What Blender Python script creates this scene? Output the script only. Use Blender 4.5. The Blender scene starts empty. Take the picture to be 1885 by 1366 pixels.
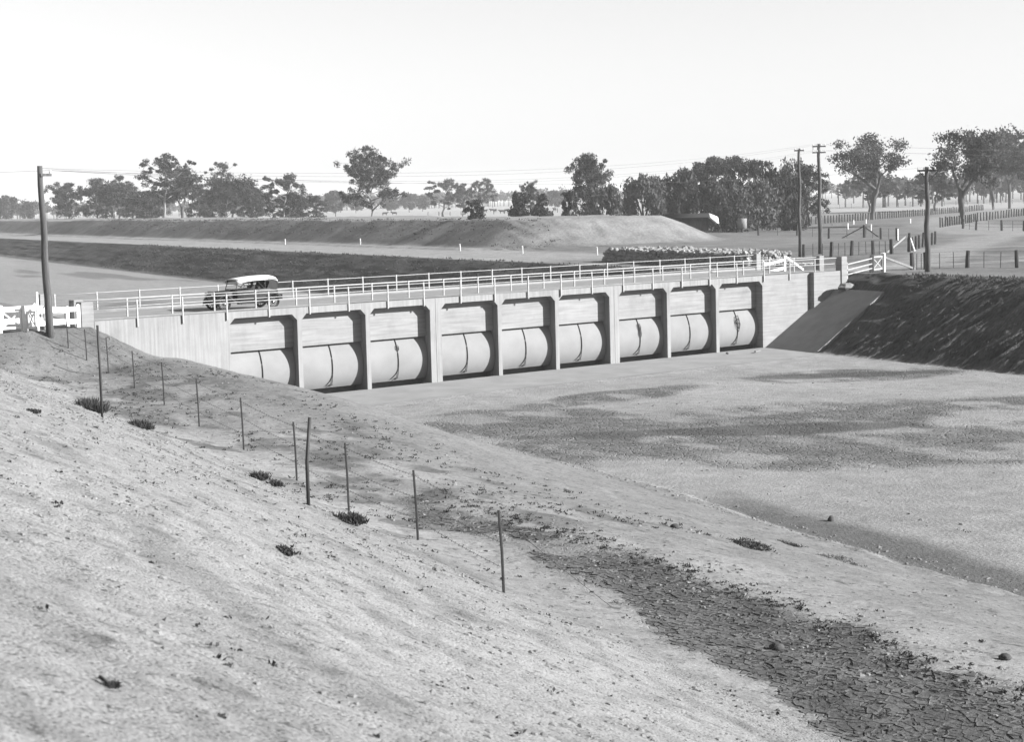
import bpy, bmesh, math, random, bisect
import numpy as np
from mathutils import Vector, Matrix
from mathutils.geometry import delaunay_2d_cdt

scn = bpy.context.scene
col = scn.collection
random.seed(7)

# ---------------------------------------------------------------- camera
cd = bpy.data.cameras.new('camera'); cam = bpy.data.objects.new('camera', cd); col.objects.link(cam)
R3 = (0.75482375, -0.65545684, -0.02484815); U3 = (0.07871626, 0.05291084, 0.99549194); F3 = (0.65118726, 0.75337691, -0.09153347)
cam.matrix_world = Matrix(((R3[0], U3[0], -F3[0], -44.1288), (R3[1], U3[1], -F3[1], -77.7811), (R3[2], U3[2], -F3[2], 9.6305), (0, 0, 0, 1)))
cd.sensor_width = 36; cd.lens = 65.88; cd.clip_start = .1; cd.clip_end = 20000
cd.dof.use_dof = True; cd.dof.focus_distance = 62; cd.dof.aperture_fstop = 4.0
scn.camera = cam

# ---------------------------------------------------------------- sky, sun, exposure
SUN_AZ = math.radians(37); SUN_EL = math.radians(24.5)      # azimuth of the sun from -Y towards +X
sd = Vector((math.sin(SUN_AZ)*math.cos(SUN_EL), -math.cos(SUN_AZ)*math.cos(SUN_EL), math.sin(SUN_EL)))
w = bpy.data.worlds.new('World'); scn.world = w; w.use_nodes = True
nt = w.node_tree; nt.nodes.clear()
sky = nt.nodes.new('ShaderNodeTexSky'); sky.sky_type = 'NISHITA'; sky.sun_disc = False
sky.sun_elevation = SUN_EL; sky.sun_rotation = math.atan2(sd.x, sd.y)
sky.air_density = 1.0; sky.dust_density = .2; sky.ozone_density = 1.0; sky.altitude = 100
sep = nt.nodes.new('ShaderNodeSeparateColor')           # an old plate, sensitive to blue and green light
bg = nt.nodes.new('ShaderNodeBackground'); bg.inputs['Strength'].default_value = .057
wo = nt.nodes.new('ShaderNodeOutputWorld')
nt.links.new(sky.outputs[0], sep.inputs[0])
avg = nt.nodes.new('ShaderNodeMath'); avg.operation = 'ADD'; hlf = nt.nodes.new('ShaderNodeMath'); hlf.operation = 'MULTIPLY'; hlf.inputs[1].default_value = .5
nt.links.new(sep.outputs['Blue'], avg.inputs[0]); nt.links.new(sep.outputs['Green'], avg.inputs[1]); nt.links.new(avg.outputs[0], hlf.inputs[0]); nt.links.new(hlf.outputs[0], bg.inputs['Color']); nt.links.new(bg.outputs[0], wo.inputs[0])
ld = bpy.data.lights.new('sun', 'SUN'); ld.energy = 5.0; ld.angle = math.radians(.55); ld.color = (1, 1, 1)
sun = bpy.data.objects.new('sun', ld); col.objects.link(sun)
sun.rotation_euler = sd.to_track_quat('Z', 'Y').to_euler(); sun.location = (0, -20, 60)
scn.view_settings.view_transform = 'Standard'; scn.view_settings.look = 'None'
scn.view_settings.exposure = 1.58; scn.view_settings.gamma = 1.0; scn.view_settings.use_curve_mapping = False
scn.render.engine = 'CYCLES'
scn.cycles.volume_bounces = 0
scn.cycles.diffuse_bounces = 2
# ---------------------------------------------------------------- terrain function
A = math.radians(15.7)
SA, CA = math.sin(A), math.cos(A)
def to_st(x, y): return x*SA + y*CA, x*CA - y*SA
def to_xy(s, t): return s*SA + t*CA, s*CA - t*SA
def sm(a, b, x):
    k = np.clip((x - a)/(b - a), 0, 1); return k*k*(3 - 2*k)
def _h(ix, iy, seed):
    n = (ix*374761393 + iy*668265263 + seed*974634777) & 0xffffffff
    n = ((n ^ (n >> 13))*1274126177) & 0xffffffff
    n = n ^ (n >> 16)
    return (n & 0xffff)/32767.5 - 1.0
def vn(x, y, seed=0):
    x = np.asarray(x, float); y = np.asarray(y, float)
    ix = np.floor(x).astype(np.int64); iy = np.floor(y).astype(np.int64)
    fx = x - ix; fy = y - iy
    ux = fx*fx*fx*(fx*(fx*6 - 15) + 10); uy = fy*fy*fy*(fy*(fy*6 - 15) + 10)
    a = _h(ix, iy, seed); b = _h(ix+1, iy, seed); c = _h(ix, iy+1, seed); d = _h(ix+1, iy+1, seed)
    return a + (b-a)*ux + (c-a)*uy + (a-b-c+d)*ux*uy
def fbm(x, y, seed, oct=3):
    r = 0; amp = 1; tot = 0
    for i in range(oct):
        r = r + amp*vn(x*2.03**i + 7.3*i, y*2.03**i - 3.1*i, seed+i); tot += amp; amp *= .5
    return r/tot
KN_DN = [(-9000,4.05),(-60,4.05),(-40,4.2),(-30,8.3),(-22,8.3),(-15,5.72),(-8.0,2.85),(-7.4,2.72),(-6.4,2.58),(-5.0,2.50),(-3.6,2.55),
         (-2,2.68),(.3,2.70),(2.1,2.44),(3.5,1.95),(4.6,1.44),(6.5,.80),(7.9,.26),(8.5,.14),(8.9,0.0),(42.4,0),(43.0,.20),(49.9,3.86),(51.0,4.2),(54,4.1),(60,4.05),(9000,4.05)]
KN_DN2 = KN_DN[:11] + [(-2,2.36),(0,1.92),(2.1,1.46),(4.6,.92),(6.5,.53),(7.9,.28),(8.5,.19),(8.75,.0)] + KN_DN[20:]
KN_DL = [(-9000,4.05),(-13,4.05),(-9,3.5),(-6.4,3.0),(-5.0,2.8),(-3.6,2.72),(-2,2.72),(.3,2.70),(2.1,2.44)] + KN_DN[13:]
KN_UP = [(-9000,4.05),(-3,4.05),(1,3.6),(8.7,0),(42.4,0),(50.2,3.65),(50.9,3.9),(57,3.85),(71,3.85),(80,4.0),(100,4.05),(9000,4.05)]
def prof(kn, t, w=.22):
    k = np.array(kn); f = lambda q: np.interp(q, k[:,0], k[:,1])
    return (f(t-w) + f(t-.4*w) + f(t+.4*w) + f(t+w))/4
def smax(a, b, k=.25):
    h = np.clip(.5 + .5*(a-b)/k, 0, 1); return b + (a-b)*h + k*h*(1-h)
def edge(s, t):                              # the foot of the left bank swings out towards the camera
    return np.interp(s, [-120, -53, -46, -40, -30, -15, 0], [1.6, 1.35, 1.0, .7, -.25, -.35, 0])*sm(2, 5, t)*(1-sm(11, 20, t))
def Hbase(s, t):
    x, y = to_xy(s, t)
    t0_ = t; t = t + edge(s, t)
    wob = .35*vn(s*.11, t*0+3.1, 5) + .15*vn(s*.37, t*0, 6)
    tt = np.where(t < 20, t + wob*sm(3, 6, t)*(1-sm(12,20,t)) + (.5*wob - (np.interp(s,[-120,-80,-67,-58,-40,-3],[-9.9,-9.6,-8.9,-8.0,-7.4,-7.0])+8.0))*(1-sm(-7.5,-3.5,t)), t)
    kb = sm(-42, -16, s); dn = prof(KN_DN, tt)*kb + prof(KN_DN2, tt)*(1-kb); dl = prof(KN_DL, tt)
    k = sm(-7, 5, s); z = dn*(1-k) + dl*k
    up = prof(KN_UP, t + sm(44, 50, t)*(1-sm(53, 60, t))*(.9*fbm(s*.04, t*0, 15, 3) + .4*fbm(s*.25, t*0, 16, 2)))
    bed = .0045*np.clip(s-16, 0, 500)
    up = smax(up, bed, .15)
    rt = t - 84.2 + np.clip(s-125, 0, 500)*.008
    dd = (np.abs(rt + .9*vn(s*.05, t*.05, 11) + .35*vn(s*.3, t*.1, 13))**3.2 + np.abs(np.minimum(0, s-120))**3.2)**(1/3.2)
    rid = 4.0 + 3.12*np.clip((16.4 - dd)/6.2, 0, 1.6)
    rid = np.minimum(rid, 7.10 + .16*vn(s*.03, t*.05, 12) + .10*fbm(s*.12, t*.2, 14, 3)) 
    up = smax(up, np.where(dd < 18.5, rid, -5), .5)
    ku = sm(3, 8, y); z = z*(1-ku) + up*ku
    # the road approach on the left
    app = 4.25 - .45*np.clip(-.9-y, 0, 99) - .45*np.clip(y-11.2, 0, 99) - .47*np.clip(x+2.9, 0, 99)
    z = smax(z, app, .3)
    # below deck and apron
    k = sm(-6.15, -5.85, y)*(1-sm(16, 18, y))*sm(7.5, 9.5, t)*(1-sm(41, 42.4, t))
    z = z - .10*k - 1.3*sm(.2, .5, y)*(1-sm(2.0, 2.3, y))*sm(7.5, 9.5, t)*(1-sm(41, 42.4, t))
    z = z + .05*np.exp(-((y+6.7)/.55)**2)*sm(9, 11, t)*(1-sm(40, 42, t))
    z = z - .22*sm(-5.5, -5.1, y)*(1-sm(2, 4, y))*sm(42.2, 43.0, t)*(1-sm(48.4, 49.3, t))
    return z
def Hnoise(s, t):
    x, y = to_xy(s, t); t = t + edge(s, t)
    dist = np.hypot(s+87, t+21.5)
    bank = 1-sm(-9.2, -7.6, t)
    # spoil bank: slanting rills and clods
    n = bank*(1-sm(-5, 3, s))*(.06*fbm(s*.35+t*.25, t*.12-s*.05, 20, 2) + .022*fbm(s*.5-t*.25, t*.9+s*.25, 23, 3) + .022*fbm(s*1.3-t*.8, t*2.6+s*.9, 25, 3) + .015*fbm(s*.35+t*.1, t*2.6, 28, 3) + .028*np.minimum(0, vn(s*.5+t*.2, t*3.1, 29)+.55) + .016*fbm(s*4, t*5, 27, 2) + .035*np.minimum(0, fbm(s*1.6, t*2.2, 31, 3)+.25))
    berm = sm(-9, -7.5, t)*(1-sm(7.5, 8.7, t))
    n = n + berm*(.06*fbm(s*.45, t*.4, 30, 2) + .035*fbm(s*1.5+t*.6, t*1.1, 33, 3) + .016*sm(-3, 0, t)*(1-2*np.abs(vn(s*2.4+t*1.1, t*.8, 35))) + .010*fbm(s*6, t*6, 36, 2))*(1-sm(0,10,s))
    bed = sm(8.2, 9.2, t)*(1-sm(41.8, 42.8, t))
    ed = np.exp(-((t-8.2)/.7)**2)*(1-sm(-4, 2, s))
    n = n + ed*(.09*fbm(s*.9, t*.9, 44, 3) + .05*fbm(s*3.5, t*3.5, 46, 2))
    n = n + bed*(.05*fbm(s*.12, t*.15, 40, 2) + .018*fbm(s*1.1, t*.9, 42, 3))
    # right banks: rills down the slope
    rb = sm(42.0, 43.5, t)*(1-sm(50.5, 52, t))
    q = s*1.55 + .5*vn(s*.4, t*.5, 50)+.22*t
    n = n + rb*(1-.45*(y > 4))*(.04*(1-np.abs(vn(q*.7, t*.2, 51))*2) + .12*(1-2*np.abs(vn(q*2.2, t*.36, 53))) + .09*(1-2*np.abs(vn(q*2.8, t*.8, 58))) + .06*fbm(s*.9, t*.8, 55, 2) + .045*vn(q*4.5, t*1.6, 57))
    pl = sm(51, 53, t)
    rdg = np.clip((19-np.hypot(t-84.2, np.minimum(0, s-120)))/4, 0, 1)
    n = n + pl*(.07*fbm(s*.08, t*.09, 60, 3) + .05*fbm(s*.6, t*.55, 63, 2))*np.exp(-np.clip(dist-150,0,9999)/500)
    ang = np.arctan2(t-84.2, np.minimum(0, s-120)-.01)
    n = n + rdg*(.14*(1-2*np.abs(vn(np.where(s < 120, ang*16, s*1.1), t*.12, 66))) + .08*fbm(s*.8, t*.5, 67, 2))
    # broken ledge over the concrete lining
    ap = sm(-6.6,-6.0,y)*(1-sm(16,18,y))
    lin = sm(-5.5, -5.1, y)*(1-sm(2, 4, y))*sm(41.8, 42.6, t)*(1-sm(49.2, 49.8, t))
    return n*(1-.8*ap*bed)*(1-.9*lin)
def H(s, t): return Hbase(s, t) + Hnoise(s, t)
def Hxy(x, y):
    s, t = to_st(np.asarray(x, float), np.asarray(y, float)); return H(s, t)
# ---------------------------------------------------------------- end of terrain function
# ---------------------------------------------------------------- materials (a black and white plate: all greys)
KB = {'white_paint', 'canvas', 'nickel', 'insulator', 'iron_sheet', 'wool', 'dusty_wool', 'skin', 'dark_iron', 'tyre', 'car_paint', 'dark_canvas', 'dark_cloth', 'dark_boards'}
def mat(name, val, nscale=3.0, namt=.25, bump=.3, bscale=40.0, rough=.85, stretch=(1, 1, 1), detail=6.0, dist=.02, metal=0, attr=None, trans=0):
    if name not in KB: val = val*.385
    m = bpy.data.materials.new(name); m.use_nodes = True
    t = m.node_tree; b = t.nodes['Principled BSDF']
    b.inputs['Roughness'].default_value = rough; b.inputs['Metallic'].default_value = metal
    b.inputs['Specular IOR Level'].default_value = .25
    tc = t.nodes.new('ShaderNodeTexCoord'); mp = t.nodes.new('ShaderNodeMapping'); mp.inputs['Scale'].default_value = stretch
    t.links.new(tc.outputs['Object'], mp.inputs['Vector'])
    n = t.nodes.new('ShaderNodeTexNoise'); n.inputs['Scale'].default_value = nscale; n.inputs['Detail'].default_value = detail; n.inputs['Roughness'].default_value = .62
    t.links.new(mp.outputs[0], n.inputs['Vector'])
    mr = t.nodes.new('ShaderNodeMapRange'); mr.inputs['From Min'].default_value = .3; mr.inputs['From Max'].default_value = .7
    mr.inputs['To Min'].default_value = val*(1-namt); mr.inputs['To Max'].default_value = val*(1+namt)
    t.links.new(n.outputs['Fac'], mr.inputs['Value']); t.links.new(mr.outputs[0], b.inputs['Base Color'])
    if bump:
        n2 = t.nodes.new('ShaderNodeTexNoise'); n2.inputs['Scale'].default_value = bscale; n2.inputs['Detail'].default_value = 5
        t.links.new(mp.outputs[0], n2.inputs['Vector'])
        bp = t.nodes.new('ShaderNodeBump'); bp.inputs['Strength'].default_value = bump; bp.inputs['Distance'].default_value = dist
        t.links.new(n2.outputs['Fac'], bp.inputs['Height']); t.links.new(bp.outputs[0], b.inputs['Normal'])
    return m

def ground_mat(name, fine=(9.0, .35), speck=(2.2, .25), bump=(.5, .05, 14.0), cracks=0, stretch=(1, 1, 1), pits=0, spots=0):
    """albedo comes from the soil itself (attribute 'alb'), grain and relief from noise"""
    m = bpy.data.materials.new(name); m.use_nodes = True
    t = m.node_tree; b = t.nodes['Principled BSDF']; b.inputs['Roughness'].default_value = .95; b.inputs['Specular IOR Level'].default_value = .1
    at = t.nodes.new('ShaderNodeAttribute'); at.attribute_name = 'alb'
    tc = t.nodes.new('ShaderNodeTexCoord'); mp = t.nodes.new('ShaderNodeMapping'); mp.inputs['Scale'].default_value = stretch
    mp.inputs['Rotation'].default_value = (0, 0, A)
    t.links.new(tc.outputs['Object'], mp.inputs['Vector'])
    def noise(sc, det=6, rg=.6):
        n = t.nodes.new('ShaderNodeTexNoise'); n.inputs['Scale'].default_value = sc; n.inputs['Detail'].default_value = det; n.inputs['Roughness'].default_value = rg
        t.links.new(mp.outputs[0], n.inputs['Vector']); return n.outputs['Fac']
    def rng(v, a, bb, lo=.3, hi=.7):
        r = t.nodes.new('ShaderNodeMapRange'); r.inputs['From Min'].default_value = lo; r.inputs['From Max'].default_value = hi
        r.inputs['To Min'].default_value = a; r.inputs['To Max'].default_value = bb; t.links.new(v, r.inputs['Value']); return r.outputs[0]
    def op(o, x, y):
        n = t.nodes.new('ShaderNodeMath'); n.operation = o
        for i, v in enumerate((x, y)):
            if isinstance(v, (int, float)): n.inputs[i].default_value = v
            else: t.links.new(v, n.inputs[i])
        return n.outputs[0]
    nf = noise(fine[0], 8, .7); ns = noise(speck[0], 5)
    v = op('MULTIPLY', at.outputs['Fac'], rng(nf, 1-fine[1], 1+fine[1])); v = op('MULTIPLY', v, rng(ns, 1-speck[1], 1+speck[1]))
    if spots:
        for sc_, lo_, hi_, mn_ in ((spots, .33, .41, .45), (spots*.28, .28, .36, .5)):
            v = op('MULTIPLY', v, rng(noise(sc_, 3, .55), mn_, 1.0, lo_, hi_))
    hgt = noise(bump[2], 8, .65)
    if pits:
        vp = t.nodes.new('ShaderNodeTexVoronoi'); vp.inputs['Scale'].default_value = pits; t.links.new(mp.outputs[0], vp.inputs['Vector'])
        hgt = op('ADD', hgt, op('MULTIPLY', rng(vp.outputs['Distance'], 0, 1, .0, .45), .8))
    if cracks:
        vr = t.nodes.new('ShaderNodeTexVoronoi'); vr.feature = 'DISTANCE_TO_EDGE'; vr.inputs['Scale'].default_value = cracks
        t.links.new(mp.outputs[0], vr.inputs['Vector'])
        ck = t.nodes.new('ShaderNodeAttribute'); ck.attribute_name = 'crk'
        e = rng(vr.outputs['Distance'], 1, 0, .0, .10)             # 1 in the crack
        e = op('MULTIPLY', e, ck.outputs['Fac'])
        hgt = op('SUBTRACT', hgt, op('MULTIPLY', e, 1.6))
        v = op('MULTIPLY', v, op('SUBTRACT', 1, op('MULTIPLY', e, .35)))
    t.links.new(v, b.inputs['Base Color'])
    bp = t.nodes.new('ShaderNodeBump'); bp.inputs['Strength'].default_value = bump[0]; bp.inputs['Distance'].default_value = bump[1]
    t.links.new(hgt, bp.inputs['Height']); t.links.new(bp.outputs[0], b.inputs['Normal'])
    return m

def streak_mat(name, val, vert=True):
    """board-marked concrete: faint lines left by the form boards, rain streaks"""
    m = mat(name, val, 1.1, .10, .25, 30, .9)
    t = m.node_tree; b = t.nodes['Principled BSDF']; tc = [n for n in t.nodes if n.type == 'TEX_COORD'][0]
    mp = t.nodes.new('ShaderNodeMapping'); mp.inputs['Scale'].default_value = (9, 9, .35) if vert else (.5, .5, 9)
    t.links.new(tc.outputs['Object'], mp.inputs['Vector'])
    n = t.nodes.new('ShaderNodeTexNoise'); n.inputs['Scale'].default_value = 1.0; n.inputs['Detail'].default_value = 5
    t.links.new(mp.outputs[0], n.inputs['Vector'])
    mr = t.nodes.new('ShaderNodeMapRange'); mr.inputs['From Min'].default_value = .3; mr.inputs['From Max'].default_value = .7
    mr.inputs['To Min'].default_value = .80; mr.inputs['To Max'].default_value = 1.12
    t.links.new(n.outputs['Fac'], mr.inputs['Value'])
    mul = t.nodes.new('ShaderNodeMath'); mul.operation = 'MULTIPLY'
    old = b.inputs['Base Color'].links[0].from_socket
    nb_ = t.nodes.new('ShaderNodeTexNoise'); nb_.inputs['Scale'].default_value = .55; nb_.inputs['Detail'].default_value = 8; nb_.inputs['Roughness'].default_value = .7; t.links.new(tc.outputs['Object'], nb_.inputs['Vector'])
    mb_ = t.nodes.new('ShaderNodeMapRange'); mb_.inputs['From Min'].default_value = .52; mb_.inputs['From Max'].default_value = .72; mb_.inputs['To Min'].default_value = 1.0; mb_.inputs['To Max'].default_value = .66; t.links.new(nb_.outputs['Fac'], mb_.inputs['Value'])
    m0_ = t.nodes.new('ShaderNodeMath'); m0_.operation = 'MULTIPLY'; t.links.new(old, m0_.inputs[0]); t.links.new(mb_.outputs[0], m0_.inputs[1]); old = m0_.outputs[0]
    t.links.new(old, mul.inputs[0]); t.links.new(mr.outputs[0], mul.inputs[1]); t.links.new(mul.outputs[0], b.inputs['Base Color'])
    bp = [q for q in t.nodes if q.type == 'BUMP'][0]; bp2 = t.nodes.new('ShaderNodeBump'); bp2.inputs['Strength'].default_value = .25; bp2.inputs['Distance'].default_value = .03
    t.links.new(n.outputs['Fac'], bp2.inputs['Height']); t.links.new(bp.outputs[0], bp2.inputs['Normal']); t.links.new(bp2.outputs[0], b.inputs['Normal'])
    return m

def leaf_mat(name, val, namt=.45):
    m = mat(name, val, .9, namt, 0, 1, .7)
    t = m.node_tree; b = t.nodes['Principled BSDF']; out = [n for n in t.nodes if n.type == 'OUTPUT_MATERIAL'][0]
    tr = t.nodes.new('ShaderNodeBsdfTranslucent'); mx = t.nodes.new('ShaderNodeMixShader'); mx.inputs[0].default_value = .22
    src = b.inputs['Base Color'].links[0].from_socket
    t.links.new(src, tr.inputs['Color']); t.links.new(b.outputs[0], mx.inputs[1]); t.links.new(tr.outputs[0], mx.inputs[2]); t.links.new(mx.outputs[0], out.inputs['Surface'])
    return m

M = {}
M['wall'] = streak_mat('wall_concrete', .50, True)
M['panel'] = streak_mat('panel_concrete', .50, False)
M['pier'] = streak_mat('pier_concrete', .50, True)
M['deck'] = mat('deck_concrete', .44, 1.5, .2, .3, 25)
M['apron'] = mat('apron_concrete', .50, .55, .16, .5, 12, .95, dist=.03)
M['lining'] = mat('lining_concrete', .40, .9, .16, .3, 12, .95, dist=.02)
M['timber_deck'] = mat('deck_timber', .36, 1.2, .3, .4, 20, .9, (.3, 6, 6))
M['roadtop'] = mat('road_gravel', .46, 1.2, .2, .5, 40, .95, (.35, 1.6, 1))
M['gate'] = mat('gate_steel_paint', .43, .8, .10, .06, 9, .9, dist=.01)
M['rail'] = mat('rail_paint', .75, 3, .15, .1, 30, .6)
M['post'] = mat('post_paint', .68, 5, .18, .2, 30, .7)
M['white'] = mat('white_paint', .62, 4, .10, .15, 40, .6, (1, 1, 1))
M['darkiron'] = mat('dark_iron', .03, 6, .3, .2, 50, .6)
M['wire'] = mat('wire', .10, 6, .2, 0, 1, .5, metal=.3)
M['pole'] = mat('pole_timber', .16, 2.0, .45, .5, 14, .9, (5, 5, .5))
M['fencewood'] = mat('fence_timber', .10, 2.0, .45, .5, 14, .9, (5, 5, .5))
M['greywood'] = mat('weathered_timber', .42, 2.0, .35, .5, 14, .9, (5, 5, .5))
M['bark'] = mat('bark', .16, 1.2, .5, .4, 6, .9, (2, 2, .4))
M['palebark'] = mat('pale_bark', .42, 1.0, .45, .3, 6, .9, (2, 2, .4))
M['leaf'] = leaf_mat('gum_leaves', .085)
M['leafd'] = leaf_mat('dense_leaves', .07)
M['leafp'] = leaf_mat('pepper_leaves', .17)
M['leaff'] = leaf_mat('far_leaves', .12)
M['weed'] = leaf_mat('weeds', .08, .4)
M['weed2'] = leaf_mat('bank_weeds', .12, .45)
M['drygrass'] = leaf_mat('dry_grass', .22, .4)
M['wool'] = mat('wool', .40, 5, .25, .6, 20, .95)
M['wooldirty'] = mat('dusty_wool', .25, 5, .3, .6, 20, .95)
M['carpaint'] = mat('car_paint', .016, 3, .2, 0, 1, .55)
M['tyre'] = mat('tyre', .02, 3, .2, .2, 40, .85)
M['canvas'] = mat('canvas', .62, 3, .08, .25, 12, .85)
M['darkcanvas'] = mat('dark_canvas', .03, 3, .2, .2, 12, .85)
M['chrome'] = mat('nickel', .6, 3, .05, 0, 1, .2, metal=1)
M['spoke'] = mat('wheel_wood', .16, 3, .2, 0, 1, .6)
M['skin'] = mat('skin', .35, 3, .1, 0, 1, .6)
M['cloth'] = mat('dark_cloth', .03, 3, .2, .2, 30, .9)
M['hut'] = mat('dark_boards', .022, 2, .4, .3, 10, 1.0, (.4, 5, 5)); M['hut'].node_tree.nodes['Principled BSDF'].inputs['Specular IOR Level'].default_value = .02
M['hutroof'] = mat('iron_sheet', .72, 2, .15, .2, 8, .5)
M['rubble'] = mat('broken_concrete', .36, 1.5, .3, .7, 8, .95, dist=.06)
M['clod'] = mat('clods', .36, 2.5, .3, .6, 20, .95)
M['mud'] = mat('mud_plates', .17, 1.2, .5, .8, 16, .95, dist=.03)
M['darkclod'] = mat('dark_stone', .12, 2.5, .3, .6, 20, .95)
M['stackstone'] = mat('stack_stone', .50, 1.6, .3, .6, 9, .95, dist=.03)
M['insul'] = mat('insulator', .5, 3, .1, 0, 1, .3)
gl = bpy.data.materials.new('windscreen_glass'); gl.use_nodes = True
_b = gl.node_tree.nodes['Principled BSDF']; _b.inputs['Transmission Weight'].default_value = 1; _b.inputs['Roughness'].default_value = .03; _b.inputs['Base Color'].default_value = (.85, .85, .85, 1); _b.inputs['IOR'].default_value = 1.1
M['glass'] = gl

# ---------------------------------------------------------------- helpers
class MB:
    def __init__(s): s.v = []; s.f = []
    def add(s, vs, fs):
        o = len(s.v); s.v += [tuple(p) for p in vs]; s.f += [tuple(i+o for i in q) for q in fs]; return s
    def box(s, x0, x1, y0, y1, z0, z1, shear=0.0):
        vs = [(x+shear*y, y, z) for z in (z0, z1) for x, y in ((x0, y0), (x1, y0), (x1, y1), (x0, y1))]
        return s.add(vs, [(3,2,1,0), (4,5,6,7), (0,1,5,4), (1,2,6,5), (2,3,7,6), (3,0,4,7)])
    def prism(s, poly, y0, y1, shear=0.0):       # polygon in x,z counter-clockwise seen from -y
        n = len(poly); vs = [(x+shear*y0, y0, z) for x, z in poly] + [(x+shear*y1, y1, z) for x, z in poly]
        return s.add(vs, [tuple(range(n)), tuple(range(2*n-1, n-1, -1))] + [((i+1) % n, i, n+i, n+(i+1) % n) for i in range(n)])
    def prismz(s, poly, z0, z1):
        n = len(poly); vs = [(x, y, z0) for x, y in poly] + [(x, y, z1) for x, y in poly]
        return s.add(vs, [tuple(range(n-1, -1, -1)), tuple(range(n, 2*n))] + [(i, (i+1) % n, n+(i+1) % n, n+i) for i in range(n)])
    def tube(s, pts, r, n=6, cap=True):
        pts = [Vector(p) for p in pts]; rs = r if isinstance(r, (list, tuple)) else [r]*len(pts)
        o = len(s.v); up = Vector((0, 0, 1))
        for i, p in enumerate(pts):
            d = (pts[min(i+1, len(pts)-1)] - pts[max(i-1, 0)])
            d = d.normalized() if d.length > 1e-9 else Vector((0, 0, 1))
            a = d.cross(up) if abs(d.z) < .95 else d.cross(Vector((0, 1, 0)))
            a.normalize(); b = a.cross(d)
            for k in range(n):
                th = 2*math.pi*(k+.5)/n; s.v.append(tuple(p + (a*math.cos(th) + b*math.sin(th))*rs[i]))
        for i in range(len(pts)-1):
            for k in range(n):
                k2 = (k+1) % n; s.f.append((o+i*n+k, o+i*n+k2, o+(i+1)*n+k2, o+(i+1)*n+k))
        if cap:
            s.f.append(tuple(o+k for k in range(n-1, -1, -1))); m = o+(len(pts)-1)*n; s.f.append(tuple(m+k for k in range(n)))
        return s
    def bar(s, p, q, wd, th):                  # rectangular bar between two points, th is vertical-ish
        p = Vector(p); q = Vector(q); d = (q-p).normalized(); up = Vector((0, 0, 1))
        a = d.cross(up) if abs(d.z) < .95 else d.cross(Vector((0, 1, 0)))
        a.normalize(); b = a.cross(d)
        vs = [c + a*(wd/2*i) + b*(th/2*j) for c in (p, q) for i, j in ((-1,-1), (1,-1), (1,1), (-1,1))]
        return s.add(vs, [(0,1,2,3), (7,6,5,4), (0,4,5,1), (1,5,6,2), (2,6,7,3), (3,7,4,0)])
    def disc(s, c, r, th, n=20, axis='y', r2=None):   # cylinder about the y axis
        c = Vector(c); o = len(s.v)
        for k2 in (-.5, .5):
            for k in range(n):
                a = 2*math.pi*k/n; s.v.append((c.x+r*math.cos(a), c.y+k2*th, c.z+r*math.sin(a)))
        s.f.append(tuple(o+k for k in range(n))); s.f.append(tuple(o+n+k for k in range(n-1, -1, -1)))
        for k in range(n): q = (k+1) % n; s.f.append((o+q, o+k, o+n+k, o+n+q))
        return s
    def torus(s, c, R, r, n=24, m=8, sq=1.0):        # wheel tyre about the y axis
        c = Vector(c); o = len(s.v)
        for i in range(n):
            a = 2*math.pi*i/n
            for j in range(m):
                b = 2*math.pi*j/m; rr = R + r*math.cos(b); s.v.append((c.x+rr*math.cos(a), c.y+r*sq*math.sin(b), c.z+rr*math.sin(a)))
        for i in range(n):
            for j in range(m):
                i2 = (i+1) % n; j2 = (j+1) % m; s.f.append((o+i*m+j, o+i*m+j2, o+i2*m+j2, o+i2*m+j))
        return s
    def ball(s, c, r, n=8, m=6):
        c = Vector(c); r = r if isinstance(r, (tuple, list)) else (r, r, r); o = len(s.v)
        s.v.append((c.x, c.y, c.z-r[2]))
        for j in range(1, m):
            ph = -math.pi/2 + math.pi*j/m
            for k in range(n):
                a = 2*math.pi*k/n; s.v.append((c.x+r[0]*math.cos(ph)*math.cos(a), c.y+r[1]*math.cos(ph)*math.sin(a), c.z+r[2]*math.sin(ph)))
        s.v.append((c.x, c.y, c.z+r[2])); top = len(s.v)-1
        for k in range(n):
            q = (k+1) % n; s.f.append((o, o+1+q, o+1+k)); s.f.append((top, top-n+k, top-n+q))
            for j in range(m-2): b0 = o+1+j*n; s.f.append((b0+k, b0+q, b0+n+q, b0+n+k))
        return s
    def mesh(s, name, material, smooth=False):
        me = bpy.data.meshes.new(name); me.from_pydata(s.v, [], s.f); me.validate(); me.update()
        me.materials.append(M[material] if isinstance(material, str) else material)
        if smooth: me.polygons.foreach_set('use_smooth', [True]*len(me.polygons))
        return me
    def build(s, name, material, parent=None, smooth=False, bevel=0):
        return link(name, s.mesh(name, material, smooth), parent, bevel)

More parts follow.
